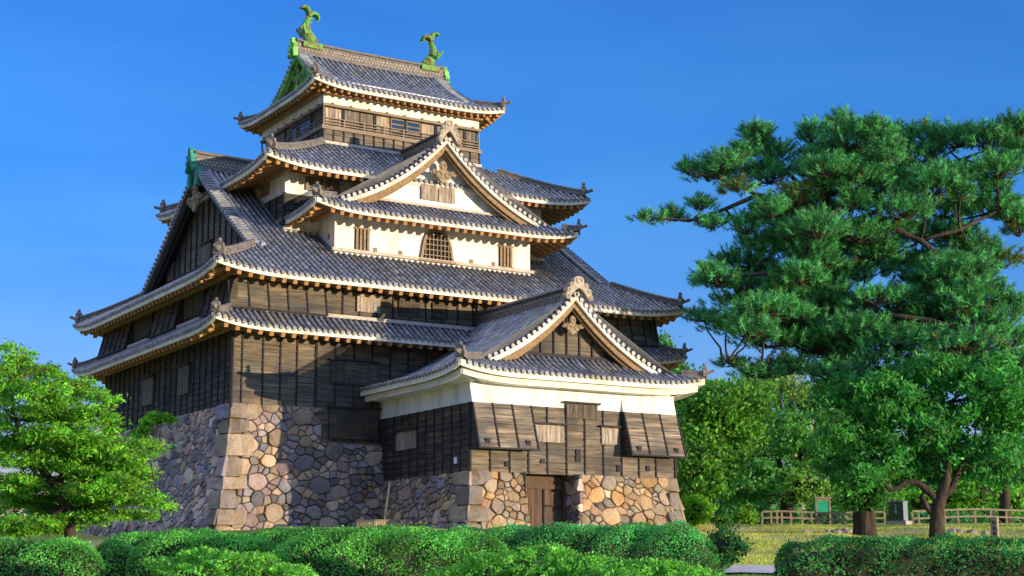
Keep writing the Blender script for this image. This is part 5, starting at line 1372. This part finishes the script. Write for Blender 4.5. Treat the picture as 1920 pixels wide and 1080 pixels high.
# ------------------------------------------------------------------ small things
def post_mesh(name, h, w, mat):
    mb = MB(); mb.box((0, 0, h/2), (w/2, 0, 0), (0, w/2, 0), (0, 0, h/2)); return mb.build(name, M[mat])
def fence(name, label, pts, xs_, h, rails, w, mat, rail_w, braces=(), group=None):
    """pts: (px, D) of the ends; posts at pixel columns xs_, each standing on the ground"""
    def foot(x):
        D = float(np.interp(x, [p[0] for p in pts], [p[1] for p in pts])); q = at(x, 1000, D); return A(q[0], q[1], float(ground_z(q[0], q[1])))
    b = foot(xs_[0]); t = thing(name, label, 'fence', b, group)
    for x in xs_:
        f = foot(x); mb = MB(); mb.box(f+A(0, 0, h/2-.1), RH*w/2, FH*w/2, A(0, 0, h/2+.1)); mb.build('post', M[mat], t)
    for zz in rails:
        mb = MB()
        for a, c in zip(xs_, xs_[1:]): mb.bar(foot(a)+A(0, 0, zz)-FH*w*.6, foot(c)+A(0, 0, zz)-FH*w*.6, w*.5, rail_w)
        mb.build('rail', M[mat], t)
    for x in braces:
        f = foot(x); mb = MB(); mb.bar(f+A(0, 0, h*.9)+FH*w, f+RH*.5-FH*.15, w*.6, w*.6); mb.build('brace', M[mat], t)
fence('rail_fence', 'brown wooden rail fence along the top of the lawn, left of grey cabinet', [(1420, 96), (1670, 96)], [1430, 1447, 1458, 1467, 1484, 1505, 1523, 1543, 1562, 1584, 1602, 1635, 1660], .76, (.74, .36), .13, 'fence', .11, braces=(1508, 1566, 1590))
fence('rail_fence', 'weathered wooden rail fence running right from the grey cabinet', [(1700, 96), (1960, 98)], [1712, 1724, 1773, 1798, 1830, 1860, 1889, 1925], .82, (.82, .38), .13, 'fence', .11, braces=(1775, 1862))
fence('bamboo_fence', 'low bamboo picket fence beside the gatehouse stone footing', [(1280, 86), (1375, 86)], list(range(1284, 1372, 8)), .5, (.12, .38), .05, 'bamboo', .04)
# notice board
b = at(1545, 1000, 98); b[2] = float(ground_z(b[0], b[1]))
t = thing('notice_board', 'small green notice board in brown wooden frame behind the rail fence', 'notice board', b)
for sx in (-.42, .42):
    mb = MB(); mb.box(b+RH*sx+A(0, 0, .85), RH*.055, FH*.055, A(0, 0, .95)); mb.build('post', M['fence'], t)
mb = MB(); mb.box(b+A(0, 0, 1.68), RH*.52, FH*.2, A(0, 0, .05)); mb.box(b+A(0, 0, 1.58), RH*.42, FH*.05, A(0, 0, .05)); mb.build('roof', M['fence'], t)
mb = MB(); mb.box(b+A(0, 0, 1.12), RH*.365, FH*.03, A(0, 0, .36)); mb.build('panel', M['board_green'], t)
# cabinet
b = at(1686, 1000, 94); b[2] = float(ground_z(b[0], b[1]))
rx_ = unit(RH*0.84+FH*-0.54); fx_ = unit(FH*0.84+RH*0.54)
t = thing('utility_cabinet', 'dark green metal utility cabinet with white markings on a concrete plinth', 'cabinet', b)
mb = MB(); mb.box(b+A(0, 0, .06), rx_*.62, fx_*.52, A(0, 0, .12)); mb.build('plinth', M['concrete'], t)
mb = MB(); mb.box(b+A(0, 0, .76), rx_*.46, fx_*.40, A(0, 0, .55)); bd = mb.build('body', M['cabinet_side'], t)
mb = MB(); mb.box(b+A(0, 0, .75)-fx_*.405, rx_*.45, fx_*.012, A(0, 0, .52))
for s_ in np.linspace(-.4, .4, 9): mb.box(b+A(0, 0, .75)-fx_*.42+rx_*s_, rx_*.006, fx_*.004, A(0, 0, .5))
mb.build('door', M['cabinet'], t)
mb = MB(); mb.box(b+A(0, 0, 1.33), rx_*.50, fx_*.44, A(0, 0, .03)); mb.build('lid', M['cabinet_side'], t)
mb = MB(); q = b-fx_*.428
def stroke(x, z, w_, h_): mb.box(q+rx_*x+A(0, 0, z), rx_*w_, fx_*.002, A(0, 0, h_))
for zc_, kind in ((1.10, 0), (.92, 1), (.70, 2)):
    if kind == 0: stroke(0, zc_, .012, .05); stroke(-.045, zc_-.01, .01, .025); stroke(.045, zc_-.01, .01, .025)
    if kind == 1: stroke(0, zc_+.04, .05, .01); stroke(0, zc_, .04, .01); stroke(0, zc_-.02, .012, .055); stroke(-.03, zc_-.05, .02, .01)
    if kind == 2: stroke(-.055, zc_, .01, .08); stroke(.055, zc_, .01, .08); stroke(0, zc_+.06, .055, .01); stroke(0, zc_+.01, .045, .01); stroke(0, zc_-.01, .01, .06)
mb.build('lettering', M['paint_white'], t)
# wooden stake
b = at(1866, 1000, 72); b[2] = float(ground_z(b[0], b[1]))
mb = MB(); mb.box(b+A(0, 0, .55), rx_*.15, fx_*.15, A(0, 0, .72)); mb.box(b+A(0, 0, 1.28), rx_*.11, fx_*.10, A(0, 0, .03))
for zz in (1.05, .8, .55): mb.box(b+A(0, 0, zz)-fx_*.153, rx_*.05, fx_*.004, A(0, 0, .07), mi=1)
tag(mb.build('marker_post', [M['fence'], M['batten']]), 'short square wooden marker post on the lawn at far right', 'post')
# bamboo planter and leaning pole
b = at(707, 985, 70.0); b[2] = float(ground_z(b[0], b[1])); top = at(707, 975, 70.0)[2]
t = thing('bamboo_planter', 'low bamboo sided box at the foot of the stone wall', 'planter', b)
hexa = [b+RH*x+FH*y for x, y in ((-.90, -.1), (-.05, -.42), (.92, -.25), (.92, .45), (-.1, .6), (-.9, .4))]
mb = MB()
for p_, q_ in zip(hexa, hexa[1:]+hexa[:1]):
    n_ = max(3, int(np.linalg.norm(q_-p_)/.07))
    for j in range(n_):
        c = p_+(q_-p_)*(j+.5)/n_; mb.tube([A(c[0], c[1], b[2]-.3), A(c[0], c[1], top-.05)], .034, 6)
mb.build('sides', M['bamboo'], t)
mb = MB()
for p_, q_ in zip(hexa, hexa[1:]+hexa[:1]): mb.bar(A(p_[0], p_[1], top-.03), A(q_[0], q_[1], top-.03), .10, .07)
mb.build('rim', M['fence'], t)
mb = MB(); mb.tube([at(721, 985, 70.0), at(724, 955, 70.2), at(731, 905, 70.6)], [.065, .06, .05], 8)
tag(mb.build('wooden_pole', M['bamboo']), 'pale wooden pole leaning on the stone wall above bamboo planter', 'pole')
# stones along the top of the bank
mb_proto = None
spots = [(1512, 991), (1552, 988), (1570, 990), (1585, 992), (1597, 994), (1785, 994), (1800, 993), (1822, 995), (1846, 992)]
names = ['leftmost bank stone, below green notice board', 'flat stone in the cluster left of pine trunk', 'grey stone second in cluster left of pine', 'brown stone third in cluster left of pine', 'stone touching the left side of pine trunk',
         'small stone just right of the forked tree trunk', 'second stone right of the forked tree trunk', 'long flat stone mid lawn right of forked tree', 'white topped stone beside the marker post']
for (x, y), nm in zip(spots, names):
    q = at(x, y, 84); q[2] = float(ground_z(q[0], q[1]))+.05
    mb = MB(); k0 = len(mb.v); mb.ball(q, (rng.uniform(.22, .42), rng.uniform(.2, .3), rng.uniform(.14, .24)), 9, 6)
    mb.v = [tuple(A(*v)+rng.normal(0, .035, 3)) for v in mb.v]
    tag(mb.build('stone', M['rock']), nm+' on the grass', 'stone', 'stones along the lawn bank')
